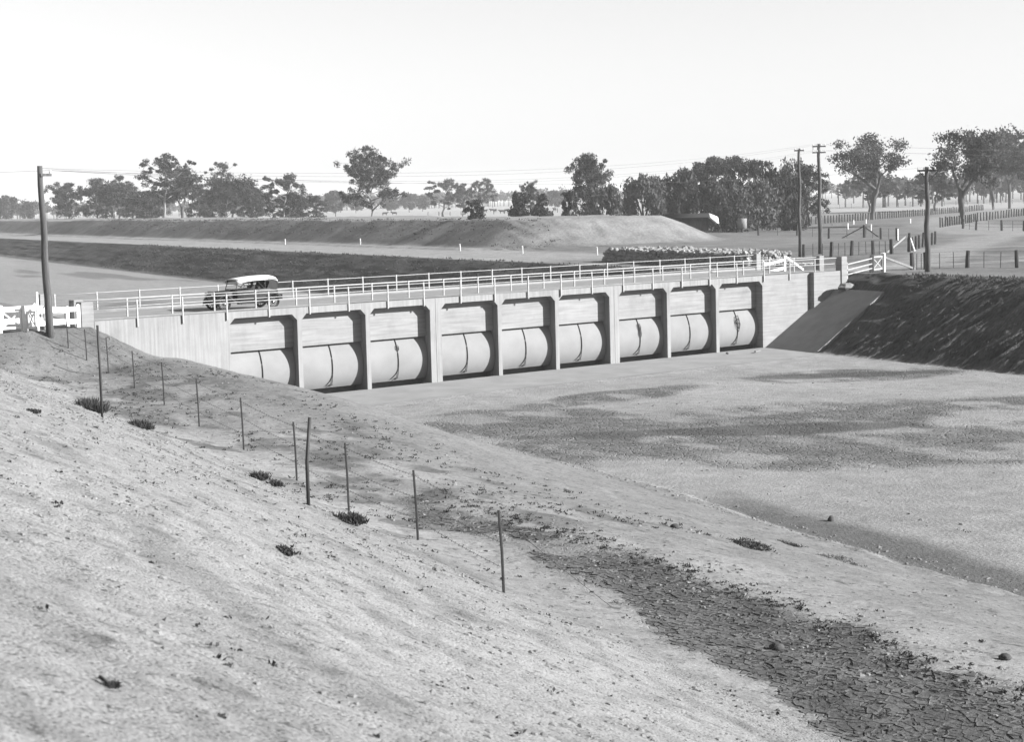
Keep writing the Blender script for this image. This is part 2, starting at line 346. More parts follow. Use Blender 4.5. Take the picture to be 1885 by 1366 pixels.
def link(name, me, parent=None, bevel=0):
    o = bpy.data.objects.new(name, me); col.objects.link(o)
    if parent: o.parent = parent
    if bevel:
        b = o.modifiers.new('bevel', 'BEVEL'); b.width = bevel; b.segments = 2; b.limit_method = 'ANGLE'
    return o
def tag(o, label=None, cat=None, group=None, kind=None):
    if label: o['label'] = label
    if cat: o['category'] = cat
    if group: o['group'] = group
    if kind: o['kind'] = kind
    return o
def empty(name, loc=(0, 0, 0), rz=0, label=None, cat=None, group=None):
    o = bpy.data.objects.new(name, None); col.objects.link(o); o.location = loc; o.rotation_euler = (0, 0, rz); o.empty_display_size = .3
    return tag(o, label, cat, group)
def copy_tree(o, parent=None):
    c = o.copy(); col.objects.link(c); c.parent = parent
    for ch in list(KIDS.get(o.name, o.children)): copy_tree(ch, c)
    return c
KIDS = {}
def gz(x, y):                                # height of the built sheet (bilinear)
    s, t = x*SA + y*CA, x*CA - y*SA
    t = t + float(edge(s, t))
    i = min(max(bisect.bisect_right(sl, s)-1, 0), len(sl)-2); j = min(max(bisect.bisect_right(tl, t)-1, 0), len(tl)-2)
    u = (s-sl[i])/(sl[i+1]-sl[i]); v = (t-tl[j])/(tl[j+1]-tl[j])
    return float((Zg[i, j]*(1-v) + Zg[i, j+1]*v)*(1-u) + (Zg[i+1, j]*(1-v) + Zg[i+1, j+1]*v)*u)
ORD = ['first', 'second', 'third', 'fourth', 'fifth', 'sixth', 'seventh', 'eighth', 'ninth', 'tenth', 'eleventh', 'twelfth', 'thirteenth', 'fourteenth']
def lumpy(mb_radius, seed, flat=.7, n=8, m=6, rough=.25):
    rs = random.Random(seed); b = MB().ball((0, 0, 0), (mb_radius, mb_radius, mb_radius*flat), n, m)
    b.v = [tuple(c*(1+rs.uniform(-rough, rough)) for c in p) for p in b.v]
    return b
def evaluated(o, name):
    dg = bpy.context.evaluated_depsgraph_get(); dg.update()
    me = bpy.data.meshes.new_from_object(o.evaluated_get(dg)); me.name = name; return me
def skin_mesh(name, verts, edges, radii, material, root=0, sub=1):
    me = bpy.data.meshes.new(name+'_rig'); me.from_pydata(verts, edges, []); me.update()
    o = bpy.data.objects.new(name+'_rig', me); col.objects.link(o)
    sk = o.modifiers.new('skin', 'SKIN'); sk.use_smooth_shade = True
    if not me.skin_vertices: me.attributes  # layer is added with the modifier below
    bm = bmesh.new(); bm.from_mesh(me); lay = bm.verts.layers.skin.verify(); bm.verts.ensure_lookup_table()
    for i, v in enumerate(bm.verts):
        r = radii[i]; v[lay].radius = (r, r) if not isinstance(r, tuple) else r; v[lay].use_root = (i == root)
    bm.to_mesh(me); bm.free()
    sb = o.modifiers.new('sub', 'SUBSURF'); sb.levels = sub; sb.render_levels = sub
    out = evaluated(o, name); bpy.data.objects.remove(o)
    out.materials.clear(); out.materials.append(M[material])
    return out
# ---------------------------------------------------------------- the ground, in strips along the channel
def seq(a, b, h): n = max(1, int(round((b-a)/h))); return [a + (b-a)*i/n for i in range(n)]
def geo(a, b, h, g):
    r = []; x = a
    while x < b: r.append(x); x += h; h *= g
    return r
sl = [-9000, -6000, -4000, -2500, -1500, -900, -500, -300, -200, -150, -120, -105, -95, -90, -87, -85]
d = 3.2; ss = []
while d < 62: ss.append(d-87); d += max(.035, d*.0056)
while d < 91: ss.append(d-87); d += .115
while d < 620: ss.append(d-87); d += max(.5, d*.0095)
while d < 9000: ss.append(d-87); d *= 1.06
sl = sl + [q for q in ss if q > -84.5] + [9000]
tl = [-9000, -5000, -3000, -1800, -1000, -600, -350, -200, -120, -80, -60, -50, -44, -40, -36, -33, -30.5, -28] + seq(-26, -20, .4) + seq(-20, -8.6, .075) + seq(-8.6, 0, .085) + seq(0, 9.6, .11) + \
     seq(9.6, 42, .27) + seq(42, 51.6, .105) + seq(51.6, 68, .5) + seq(68, 80, .22) + seq(80, 112, .55) + geo(112, 9000, .9, 1.035) + [9000]
tl = sorted(set(tl)); sl = sorted(set(sl))
Sg, Tg = np.meshgrid(np.array(sl), np.array(tl), indexing='ij')
Tg = Tg - edge(Sg, Tg)
Zg = H(Sg, Tg)
Xg, Yg = to_xy(Sg, Tg)

def ell(x, y, cx, cy, rx, ry, rot=0, warp=.35, seed=80, sc=.25):
    c, s_ = math.cos(rot), math.sin(rot); dx, dy = x-cx, y-cy
    q = np.hypot((dx*c+dy*s_)/rx, (-dx*s_+dy*c)/ry) + warp*fbm(x*sc, y*sc, seed, 5)
    return 1-sm(.72, 1.1, q)
def segd(x, y, pts):
    dmin = np.full(np.shape(x), 1e9)
    for (ax, ay), (bx, by) in zip(pts[:-1], pts[1:]):
        ux, uy = bx-ax, by-ay; k = np.clip(((x-ax)*ux+(y-ay)*uy)/(ux*ux+uy*uy), 0, 1); dmin = np.minimum(dmin, np.hypot(x-ax-k*ux, y-ay-k*uy))
    return dmin
def trough(s, t):
    """the low wet strip on the berm: 1 inside"""
    c = np.interp(s, [-90, -76, -67, -64, -60, -57, -52, -48], [-7.8, -7.0, -6.2, -5.65, -5.1, -4.85, -4.75, -4.95]); hw = np.interp(s, [-90, -67, -64, -60, -57, -52, -48, -43], [1.5, 1.5, 1.62, 1.32, 1.08, .85, .7, .0])
    q = (t-c)/np.maximum(hw, .05) + .35*fbm(s*.5, t*.5, 90, 3) + .28*fbm(s*2.1, t*2.1, 91, 3)
    return (1-sm(.75, 1.25, np.abs(q)))*(1 - sm(-60, -54, s)*.85*sm(-.45, .1, fbm(s*.7, t*.9, 94, 3)))*(1-sm(-44.5, -42.5, s))
TRACKS = [[(51, 6), (60, 7.5), (72, 7), (84, 1), (110, -12), (160, -40)],
          [(60, 7.5), (80, 14), (100, 26), (128, 42), (175, 66), (240, 90), (330, 120)],
          [(150, 55), (190, 92), (250, 134), (330, 178), (460, 240), (700, 360)],
          [(84, 8), (98, 13), (108, 22), (104, 29), (94, 27)]]
def albedo(s, t, x, y):
    t = t + edge(s, t)
    al = np.full(np.shape(s), .30); crk = np.zeros(np.shape(s))
    mix = lambda a, v, k: a*(1-k) + v*k
    lo = fbm(s*.12, t*.14, 70, 4); md = fbm(s*.6, t*.6, 73, 3)
    # plain
    pl = .27 + .09*lo + .05*md
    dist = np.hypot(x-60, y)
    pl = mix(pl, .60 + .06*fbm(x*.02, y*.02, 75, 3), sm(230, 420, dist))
    for i, (p, hw) in enumerate(zip(TRACKS, (3.2, 2.6, 6.0, 1.0))):
        dd = segd(x, y, p) + .9*fbm(x*.15, y*.15, 76+i, 3)
        pl = mix(pl, .46, (1-sm(hw*.7, hw*1.35, dd))*.85)
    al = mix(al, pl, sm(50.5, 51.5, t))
    leftp = (1-sm(-12, -8, t))*sm(-6, 4, s)
    al = mix(al, .24 + .05*lo, leftp)
    # spoil bank under the camera
    sp = .455 + .04*lo + .04*md - .11*sm(.1, .5, fbm(s*.25+t*.1, t*1.1, 101, 4)) - .10*sm(.2, .5, fbm(s*1.6, t*2.8, 104, 3))
    al = mix(al, sp, (1-sm(-8.2, -7.4, t))*(1-sm(-6, 2, s)))
    # berm
    be = .46 + .06*lo + .06*md
    be = mix(be, .24, sm(-.05, .35, fbm(s*.35, t*.5, 78, 4))*sm(-50, -38, s)*.85)
    be = mix(be, .335 + .03*md, sm(-2.8, -1, t)*.9)
    tr = trough(s, t); be = mix(be, .14, tr); crk = np.maximum(crk, tr)
    be = mix(be, .20, sm(.12, .42, fbm(s*.55, t*.95, 81, 4))*sm(-56, -48, s)*(1-sm(-14, -4, s))*(1-sm(-1, 2.5, t))*.85)
    k = sm(-12, 2, s)*(1-sm(-1.5, 1.5, t)); be = mix(be, .17 + .03*md, k)       # trodden dark soil by the road
    zb = sm(-8.2, -7.4, t)*(1-sm(8.4, 8.9, t))*(1-sm(2, 6, y)); al = mix(al, be, zb)
    # bed below the regulator
    bd = .50 + .07*lo + .05*md + .05*fbm(s*.1, t*.5, 107, 3)
    mud = np.maximum.reduce([ell(x, y, 33, -15.6, 7.5, 3.0, -.55, .4, 84, .12), ell(x, y, 12.5, -27.5, 18, 7.0, -.72, .5, 85, .1), ell(x, y, 24, -29, 14, 6.0, -.6, .5, 86, .12),
                             ell(x, y, 8.3, -17.5, 9.0, 4.6, .3, .55, 87, .14), ell(x, y, 17, -13.0, 6.5, 2.0, .1, .5, 88, .15), ell(x, y, 19, -36, 8, 3, -.6, .5, 89, .12), ell(x, y, 10.5, -35.0, 11, 4.0, -.72, .55, 83, .12), ell(x, y, 3.5, -24.5, 6, 3.5, .9, .5, 82, .16)])
    core = np.maximum(ell(x, y, 13.2, -26.8, 8.5, 1.7, -.62, .5, 84, .25), ell(x, y, 33, -15.2, 6.5, 1.5, -.6, .5, 85, .25))
    mud = mud*(.15 + .85*sm(-.32, .12, fbm(s*.24, t*.46, 92, 5)))*(.75 + .25*sm(-.3, .3, fbm(s*1.3, t*1.5, 100, 3)))
    bd = mix(bd, .255 + .04*md, mud); bd = mix(bd, .16, core*.85); crk = np.maximum(crk, mud*.9)
    strip = sm(8.9, 9.2, t)*(1-sm(10.4, 11.6, t + .5*fbm(s*.3, t*.3, 93, 2)))*(1-sm(-40, -33, s)); bd = mix(bd, .22, strip)
    zbd = sm(8.4, 8.9, t)*(1-sm(42.2, 42.8, t))*(1-sm(2, 6, y)); al = mix(al, bd, zbd)
    # above it
    ub = .44 + .04*fbm(s*.03, t*.2, 95, 3); ub = mix(ub, .22, ell(x, y, 38, 60, 30, 5, 1.2, .5, 96, .05)*.7)
    ub = mix(ub, .20, sm(.25, .5, fbm(s*.03, t*.16, 97, 3))*.7)
    al = mix(al, ub, sm(3, 9, t)*(1-sm(41.6, 43.2, t))*sm(2, 6, y))
    # right banks: weedy soil
    rb = .165 + .05*md + .07*fbm(s*1.6, t*.4, 98, 3)
    al = mix(al, rb, sm(42.2, 43.2, t)*(1-sm(50.8, 52.5, t + .7*md)))
    # berm track and ridge upstream
    bt = .46 + .06*md; k = sm(51, 52.5, t)*(1-sm(66, 71, t + 2*lo))*sm(55, 75, s); al = mix(al, bt, k)
    sc = ell(t, s*0, 51.2, 0, .7, 1, 0, 0)*sm(30, 45, s)*sm(-.2, .2, fbm(s*.05, t*.1, 99, 2)); al = mix(al, .11, sc)
    dd = np.hypot(t-84.2, np.minimum(0, s-120)); k = (1-sm(17, 18.5, dd)); al = mix(al, .37 + .06*md + .05*lo, k); 
    al = mix(al, .42, k*(1-sm(10, 12.5, dd))*.7)
    return np.clip(al*.405, .03, .5), crk
AL, CK = albedo(Sg, Tg, Xg, Yg)

def strip_obj(name, t0, t1, material):
    i0 = int(np.searchsorted(tl, t0)); i1 = int(np.searchsorted(tl, t1))
    X = Xg[:, i0:i1+1]; Y = Yg[:, i0:i1+1]; Z = Zg[:, i0:i1+1]; n, m = X.shape
    co = np.stack([X, Y, Z], -1).reshape(-1, 3).astype(np.float32)
    idx = np.arange(n*m).reshape(n, m); q = np.stack([idx[:-1, :-1], idx[1:, :-1], idx[1:, 1:], idx[:-1, 1:]], -1).reshape(-1)
    # s runs up the grid, t to the right: wind so that the normals look up
    q = q.reshape(-1, 4)[:, ::-1].reshape(-1)
    me = bpy.data.meshes.new(name); me.vertices.add(n*m); me.vertices.foreach_set('co', co.reshape(-1))
    nf = len(q)//4; me.loops.add(4*nf); me.loops.foreach_set('vertex_index', q.astype(np.int32)); me.polygons.add(nf)
    me.polygons.foreach_set('loop_start', np.arange(0, 4*nf, 4, dtype=np.int32))
    me.polygons.foreach_set('use_smooth', np.ones(nf, dtype=bool))
    me.update(); me.validate()
    for an, arr in (('alb', AL), ('crk', CK)):
        a = me.attributes.new(an, 'FLOAT', 'POINT'); a.data.foreach_set('value', arr[:, i0:i1+1].reshape(-1).astype(np.float32))
    me.materials.append(material)
    return tag(link(name, me), kind='structure')
tb = lambda v: min(tl, key=lambda q: abs(q-v))
T1, T2, T3, T4 = tb(-7.9), tb(8.8), tb(42.3), tb(51.5)
GM_BANK = ground_mat('bank_soil', (24, .26), (4, .16), (.6, .035, 20), pits=19, spots=10)
GM_BERM = ground_mat('berm_soil', (13, .24), (2.5, .18), (.6, .05, 11), cracks=5.5, spots=7)
GM_BED = ground_mat('bed_silt', (8, .28), (1.3, .16), (.85, .07, 8), cracks=3.5)
GM_SIDE = ground_mat('side_soil', (4, .45), (1.4, .25), (1.0, .22, 3.0), stretch=(.5, 2.8, 1))
GM_PLAIN = ground_mat('plain_soil', (4, .28), (.5, .22), (.5, .1, 3))
spoil = strip_obj('spoil_bank', -9000, T1, GM_BANK)
berm = strip_obj('berm', T1, T2, GM_BERM)
bed = strip_obj('channel_bed', T2, T3, GM_BED)
side = strip_obj('channel_bank', T3, T4, GM_SIDE)
plain = strip_obj('plain', T4, 9000, GM_PLAIN)

# ---------------------------------------------------------------- concrete apron and lining
o = MB()
o.prismz([(4.0, -6.25), (47.5, -6.25), (49.0, -.02), (49.0, .16), (4.5, .16)], -.6, -.004); o.prismz([(4.5, .16), (49.0, .16), (51.0, 16), (6.0, 16)], -1.4, -1.0)
tag(o.build('apron', 'apron', None, bevel=.02), kind='structure')
# lining: a slab laid on the right bank next to the wall
def on_bank(t, y, z):                       # point with bank coordinate t at world y
    return ((t + y*SA)/CA, y, z)
z0b, t0b, sl_b = .02, 42.72, .53
vs = []
for y in (-.02, -5.3):
    for t, z in ((t0b-.35, z0b-.14), (t0b+6.0, z0b+6.0*sl_b+.03)):
        x_, y_, z_ = on_bank(t, y, z); vs.append((x_, y_, z_+.12)); vs.append((x_, y_, z_-.35))
o = MB(); o.add(vs, [(0, 4, 6, 2), (1, 3, 7, 5), (0, 1, 5, 4), (2, 6, 7, 3), (0, 2, 3, 1), (4, 5, 7, 6)])
tag(o.build('bank_lining', 'lining', None, bevel=.02), kind='structure')
# ---------------------------------------------------------------- the regulator bridge
SK = .20                                     # skew of the piers
br = empty('regulator_bridge', (0, 0, 0), 0, 'long pale concrete regulator bridge with nine bays crossing the dry channel', 'bridge')
P0 = 13.496 - 4.2362                         # right edge of the first pier
PW, DW, PITCH = .27, .745, 4.2362
bays = []; piers = []
xr = P0 - PW - (PITCH-PW)
for k in range(9):
    x0 = xr; x1 = x0 + PITCH - PW; bays.append((x0, x1))
    wdt = DW if k in (2, 5) else PW
    if k < 8: piers.append((x1, x1+wdt))
    xr = x1 + wdt
XL, XR = bays[0][0], bays[-1][1]
ZS, ZD, DP = 4.16, 4.48, .56                 # soffit, top of fascia, depth of the recess
# wing walls
MB().prism([(-2.25, -.4), (XL, -.4), (XL, ZD), (-2.25, ZD)], 0, .55).build('wing_wall', 'wall', br)
MB().prism([(XR, -.4), (48.35, -.4), (48.35, ZD), (XR, ZD)], 0, .55).build('wing_wall', 'panel', br)
MB().prism([(48.352, -.4), (51.0, -.4), (51.0, ZD+.01), (48.352, ZD+.01)], -.34, .5).build('wing_wall', 'panel', br, bevel=.015)
# abutment side walls behind the wing walls
MB().box(XL-.5, XL-.001, .552, 10.2, -.4, 4.14, SK).build('abutment', 'pier', br)
MB().box(XR+.001, XR+.5, .552, 10.2, -.4, 4.14, SK).build('abutment', 'pier', br)
# fascia beam over the bays, in three lengths with open joints at the double piers
j3 = (piers[2][0]+piers[2][1])/2; j6 = (piers[5][0]+piers[5][1])/2
for a, b in ((XL+.002, j3-.012), (j3+.012, j6-.012), (j6+.012, XR-.002)):
    MB().box(a, b, -.001, DP-.012, ZS, ZD).build('fascia_beam', 'pier', br)
for i, (a, b) in enumerate(piers):
    if b-a > .5:
        c = (a+b)/2
        MB().box(a, c-.012, 0, 5.0, -1.2, ZS-.002, SK).build('pier', 'pier', br)
        MB().box(c+.012, b, 0, 5.0, -1.2, ZS-.002, SK).build('pier', 'pier', br)
    else:
        MB().box(a, b, 0, 5.0, -1.2, ZS-.002, SK).build('pier', 'pier', br)
CH = .30
for i, (a, b) in enumerate(bays):
    MB().prism([(a-.001, ZS-CH), (a+CH, ZS+.001), (a-.001, ZS+.001)], .0015, DP-.014, .10).build('haunch', 'pier', br)
    MB().prism([(b+.001, ZS-CH), (b+.001, ZS+.001), (b-CH, ZS+.001)], .0015, DP-.014, .10).build('haunch', 'pier', br)
    MB().box(a-.05, b+.05, DP, DP+.25, 2.47, 4.40, SK).build('curtain_panel', 'panel', br)
    MB().box(a-.02, b+.02, 1.45, 1.9, -1.2, .42, SK).build('sill', 'deck', br)
# deck
def skewbox(x0, x1, y0, y1, z0, z1): return MB().box(x0, x1, y0, y1, z0, z1, .275)
skewbox(-2.3, 51.2, .56, 10.15, 4.18, 4.30).build('road_slab', 'roadtop', br)
skewbox(-2.3, 51.2, 2.12, 2.50, 4.302, 4.45).build('kerb', 'deck', br)
skewbox(-2.3, 51.2, 9.45, 10.15, 4.302, 4.44).build('kerb', 'deck', br)
skewbox(-2.3, 51.2, 10.152, 10.5, 3.7, 4.42).build('fascia_beam', 'pier', br)
for k in range(5):
    y0 = .60 + k*.30
    for q in range(7):
        xa = -2.2 + q*7.6; zz = 4.40 + .012*((k*3+q*5) % 4)
        skewbox(xa, min(xa+7.56, 51.0), y0, y0+.265, zz-.06, zz).build('walkway_plank', 'timber_deck', br)
# end pillars
for x0, y0, wd, z0 in ((-2.92, -.06, .62, 3.0), (-2.15, 2.1, .50, 3.9), (-.1, 9.55, .50, 3.9), (51.02, -.42, .55, 2.9), (51.85, 2.1, .46, 3.9), (54.0, 9.5, .46, 3.8)):
    MB().prism([(x0, z0), (x0+wd, z0), (x0+wd, 5.36), (x0+wd-.03, 5.40), (x0+.03, 5.40), (x0, 5.36)], y0, y0+.5).build('end_pillar', 'panel', br, bevel=.02)

# railings
def railing(name, label, y, x0, n, zb, off, xa, xb):
    e = empty(name, (0, y, 0), 0, label, 'railing')
    pm = MB().box(-.038, .038, -.032, .032, zb, 5.37).mesh('railing_post', 'post')
    for i in range(n):
        p = link('post', pm, e, .008); p.location = (x0 + 2.44*i, off, 0); p.rotation_euler = (random.uniform(-.006, .006), random.uniform(-.008, .008), 0)
    for z in (5.315, 4.95):
        MB().tube([(xa + (xb-xa)*k/14, off, z + .006*math.sin(k*2.1+z)) for k in range(15)], .019, 6).build('rail', 'rail', e, True)
    return e
railing('bridge_railing', 'outer pipe railing with square posts fixed to the near bridge face', 0, 0, 21, 4.10, -.055, -2.25, 50.95)
railing('bridge_railing', 'middle pipe railing between the walkway and the roadway of the bridge', 2.3236, .784-2.44, 22, 4.43, 0, -1.6, 51.8)
railing('bridge_railing', 'far pipe railing beyond the roadway, on the upstream side of the bridge', 9.7404, .785, 22, 4.42, 0, .4, 54.0)

# ---------------------------------------------------------------- drum gates
GR, GY, GZ = 1.80, .39, 1.27
def arc(z, off=0):                            # y of the skin at height z
    return GY + GR - math.sqrt(max(0, (GR+off)**2 - (z-GZ)**2))
def drum(x0, x1):
    b = MB(); n = 22; zs = [.22 + (2.72-.22)*k/n for k in range(n+1)]
    vs = []
    for off in (0, -.05):
        for z in zs:
            y = arc(z) - off; vs.append((x0 + SK*y, y, z)); vs.append((x1 + SK*y, y, z))
    m = 2*(n+1); fs = []
    for k in range(n):
        i = 2*k; fs.append((i, i+1, i+3, i+2)); fs.append((m+i+2, m+i+3, m+i+1, m+i))
        fs.append((i, i+2, m+i+2, m+i)); fs.append((i+3, i+1, m+i+1, m+i+3))
    front = vs[:m]; back = vs[m:]
    b.add(front, [(2*k, 2*k+1, 2*k+3, 2*k+2) for k in range(n)]); b.add(back, [(2*k+2, 2*k+3, 2*k+1, 2*k) for k in range(n)])
    b.add([front[0], front[1], back[1], back[0]], [(1, 0, 3, 2)]); b.add([front[-2], front[-1], back[-1], back[-2]], [(0, 1, 2, 3)])
    for e_ in (0, 1): b.add([p for k in range(n+1) for p in (front[2*k+e_], back[2*k+e_])], [((2*k, 2*k+1, 2*k+3, 2*k+2) if e_ == 1 else (2*k+2, 2*k+3, 2*k+1, 2*k)) for k in range(n)])
    return b
for k, (a, b) in enumerate(bays):
    lab = [None, 'second gate from the left, curved pale steel drum under its concrete panel', 'third gate from the left, pale drum left of the first double pier', 'fourth gate from the left, pale drum right of the first double pier',
           'middle one of the nine curved pale steel drum gates', 'sixth gate from the left, pale drum left of the second double pier', 'seventh gate from the left with tangled chain, right of the second double pier',
           'eighth gate from the left, curved pale drum second from the right end', 'rightmost drum gate, beside the plain end wall, with looped cable'][k] or 'leftmost drum gate, half buried by the sandy bank'
    cx = (a+b)/2
    g = empty('drum_gate', (0, 0, 0), 0, lab, 'gate', 'drum gates under the bridge')
    drum(a+.02, b-.02).build('skin', 'gate', g, True)
    rc = random.Random(k)
    # lifting cable down the middle, parting near the foot
    def on(x, z, o=.035): y = arc(z, .0) - o; return (x + SK*y, y, z)
    MB().tube([on(cx, 2.7-(2.7-.95)*q/12) for q in range(13)], .026, 5).build('lifting_cable', 'darkiron', g)
    sag = .35 + .08*rc.random()
    MB().tube([on(cx - sag*(q/8)**2, .95-.62*q/8) for q in range(9)], .02, 5).build('lifting_cable', 'darkiron', g)
    MB().tube([on(cx + .03*q/8, .95-.62*q/8, .04) for q in range(9)], .018, 5).build('lifting_cable', 'darkiron', g)
    MB().tube([on(cx-.20, .32, .05), on(cx-.08, .39, .06), on(cx+.05, .36, .06)], .028, 5).build('shackle', 'darkiron', g)
    if k in (2, 6, 8):
        n = {2: 2, 6: 7, 8: 3}[k]
        for q in range(n):
            z0 = (2.0 if k != 8 else 1.75) - .09*q; rr = {2: .10, 6: .14, 8: .20}[k]*rc.uniform(.7, 1.2)
            MB().tube([on(cx + rr*math.sin(h*.7)*(.9 if k != 8 else 1.0) + rc.uniform(-.02, .02), z0 + rr*(1.1 if k != 8 else 1.9)*math.cos(h*.7)*(.6+.5*math.sin(h*1.9)), .05) for h in range(10)], .016, 4).build('chain_loop', 'darkiron', g)
# ---------------------------------------------------------------- the touring car
def build_car(loc, rz):
    c = empty('touring_car', loc, rz, 'dark open touring car with a white canvas top driving over the bridge', 'car')
    # body tub: loft of cross sections along x (forward is +x)
    secs = [(-1.72, .50, .40, .92), (-1.62, .66, .42, 1.06), (-1.2, .76, .42, 1.10), (-.4, .78, .42, 1.08), (.35, .77, .42, 1.07), (.62, .70, .42, 1.09), (.70, .60, .45, 1.10)]
    vs = []; fs = []; n = 10
    for x, hw, zb, zt in secs:
        ring = [(-hw*.86, zb), (-hw, zb+.12), (-hw, zt-.10), (-hw*.97, zt), (-hw*.80, zt), (hw*.80, zt), (hw*.97, zt), (hw, zt-.10), (hw, zb+.12), (hw*.86, zb)]
        vs += [(x, y, z) for y, z in ring]
    for i in range(len(secs)-1):
        for k in range(n):
            if k == 4 and 0 < i < 5: continue        # open top
            k2 = (k+1) % n; fs.append((i*n+k, (i+1)*n+k, (i+1)*n+k2, i*n+k2))
    fs += [tuple(range(n)), tuple((len(secs)-1)*n + k for k in range(n-1, -1, -1))]
    MB().add(vs, fs).build('body', 'carpaint', c, True, .01)
    bs = [(.71, .52, .50, 1.09), (1.1, .44, .50, 1.06), (1.72, .34, .52, 1.03)]; vs = []; fs = []
    for x, hw, zb, zt in bs: vs += [(x, y, z) for y, z in ((-hw, zb), (-hw, zt-.16), (-hw*.7, zt-.03), (0, zt), (hw*.7, zt-.03), (hw, zt-.16), (hw, zb))]
    for i in range(2):
        for k in range(7): k2 = (k+1) % 7; fs.append((i*7+k, (i+1)*7+k, (i+1)*7+k2, i*7+k2))
    fs += [tuple(range(7)), tuple(14+k for k in range(6, -1, -1))]
    MB().add(vs, fs).build('bonnet', 'carpaint', c, True)
    MB().box(1.725, 1.82, -.34, .34, .50, 1.06).build('radiator', 'darkiron', c, bevel=.05)
    MB().box(1.80, 1.835, -.30, .30, 1.0, 1.05).build('radiator_cap', 'chrome', c, bevel=.01)
    f = MB().box(-1.7, 1.8, -.42, -.34, .40, .50); f.box(-1.7, 1.8, .34, .42, .40, .50); f.build('chassis', 'darkiron', c)
    wm = {}
    for x, y in ((1.38, -.72), (1.38, .72), (-1.38, -.72), (-1.38, .72)):
        wl = empty('wheel', (x, y, .37)); wl.parent = c
        if not wm:
            wm['t'] = MB().torus((0, 0, 0), .315, .058, 28, 8).mesh('tyre', 'tyre', True)
            r_ = MB().torus((0, 0, 0), .262, .022, 24, 6)
            for k in range(12):
                a = 2*math.pi*k/12; r_.bar((.05*math.cos(a), 0, .05*math.sin(a)), (.26*math.cos(a), 0, .26*math.sin(a)), .03, .03)
            wm['r'] = r_.mesh('spokes', 'spoke'); wm['h'] = MB().disc((0, 0, 0), .07, .16, 14).mesh('hub', 'chrome', True)
        link('tyre', wm['t'], wl); link('spokes', wm['r'], wl); link('hub', wm['h'], wl)
    for s in (-1, 1):
        for xc, rr, a0, a1 in ((1.38, .46, -12, 168), (-1.38, .46, 8, 175)):
            pts = [(xc + rr*math.cos(math.radians(a)), .37 + rr*math.sin(math.radians(a))) for a in range(a0, a1, 12)]
            if xc > 0: pts += [(.62, .42), (.50, .36)]
            else: pts = [(-.72, .36), (-.86, .42)] + pts
            vs = []
            for x, z in pts:
                for y, dz in ((.55, 0), (.72, .035), (.89, 0), (.90, -.07)): vs.append((x, s*y, z+dz))
            fs = [(i*4+k, (i+1)*4+k, (i+1)*4+k+1, i*4+k+1) for i in range(len(pts)-1) for k in range(3)]
            o = MB().add(vs, fs).build('fender', 'carpaint', c, True); so = o.modifiers.new('s', 'SOLIDIFY'); so.thickness = .02
        MB().box(-.85, .60, s*.60-.015, s*.60+.015, .30, .50).build('splash_panel', 'carpaint', c)
        MB().box(-.80, .55, s*.62-.14, s*.62+.16, .33, .365).build('running_board', 'darkiron', c, bevel=.006)
        MB().ball((1.84, s*.44, .86), (.10, .12, .12), 12, 8).build('headlight', 'chrome', c, True)
        MB().bar((1.76, s*.30, .74), (1.84, s*.44, .80), .03, .03).build('lamp_bracket', 'darkiron', c)
        for xd in (.28, -.55, -.60): MB().box(xd-.008, xd+.008, s*.775-.008, s*.775+.008, .50, 1.04).build('door_seam', 'darkiron', c)
    # windscreen
    for s in (-1, 1): MB().bar((.66, s*.62, 1.06), (.50, s*.60, 1.62), .035, .035).build('windscreen_post', 'darkiron', c)
    for z in (1.09, 1.36, 1.62): MB().bar((.66-.16*(z-1.06)/.56, -.62, z), (.66-.16*(z-1.06)/.56, .62, z), .03, .03).build('windscreen_bar', 'darkiron', c)
    MB().add([(.655, -.6, 1.10), (.655, .6, 1.10), (.51, .6, 1.60), (.51, -.6, 1.60), (.645, -.6, 1.10), (.645, .6, 1.10), (.50, .6, 1.60), (.50, -.6, 1.60)],
             [(0,1,2,3), (7,6,5,4), (0,4,5,1), (1,5,6,2), (2,6,7,3), (3,7,4,0)]).build('windscreen_glass', 'glass', c)
    # canvas top with rolled back end
    prof_ = [(.62, 1.60), (.40, 1.645), (0, 1.69), (-.5, 1.735), (-1.0, 1.76), (-1.38, 1.755), (-1.58, 1.69), (-1.68, 1.55), (-1.70, 1.40)]
    vs = []
    for i, (x, z) in enumerate(prof_):
        dr = .19 + .02*math.sin(i*2)
        for y, dz in ((-.74, -dr), (-.70, -.03), (-.45, .02), (0, .035), (.45, .02), (.70, -.03), (.74, -dr)):
            vs.append((x, y, z+dz if i < 7 else z+dz*.3))
    fs = [(i*7+k, i*7+k+1, (i+1)*7+k+1, (i+1)*7+k) for i in range(len(prof_)-1) for k in range(6)]
    o = MB().add(vs, fs).build('canvas_top', 'canvas', c, True); so = o.modifiers.new('s', 'SOLIDIFY'); so.thickness = .025
    vs = [(-1.69, -.72, 1.42), (-1.69, .72, 1.42), (-1.66, .70, 1.05), (-1.66, -.70, 1.05), (-1.66, -.72, 1.42), (-1.66, .72, 1.42), (-1.63, .70, 1.05), (-1.63, -.70, 1.05)]
    MB().add(vs, [(0,1,2,3), (7,6,5,4), (0,4,5,1), (1,5,6,2), (2,6,7,3), (3,7,4,0)]).build('back_curtain', 'darkcanvas', c)
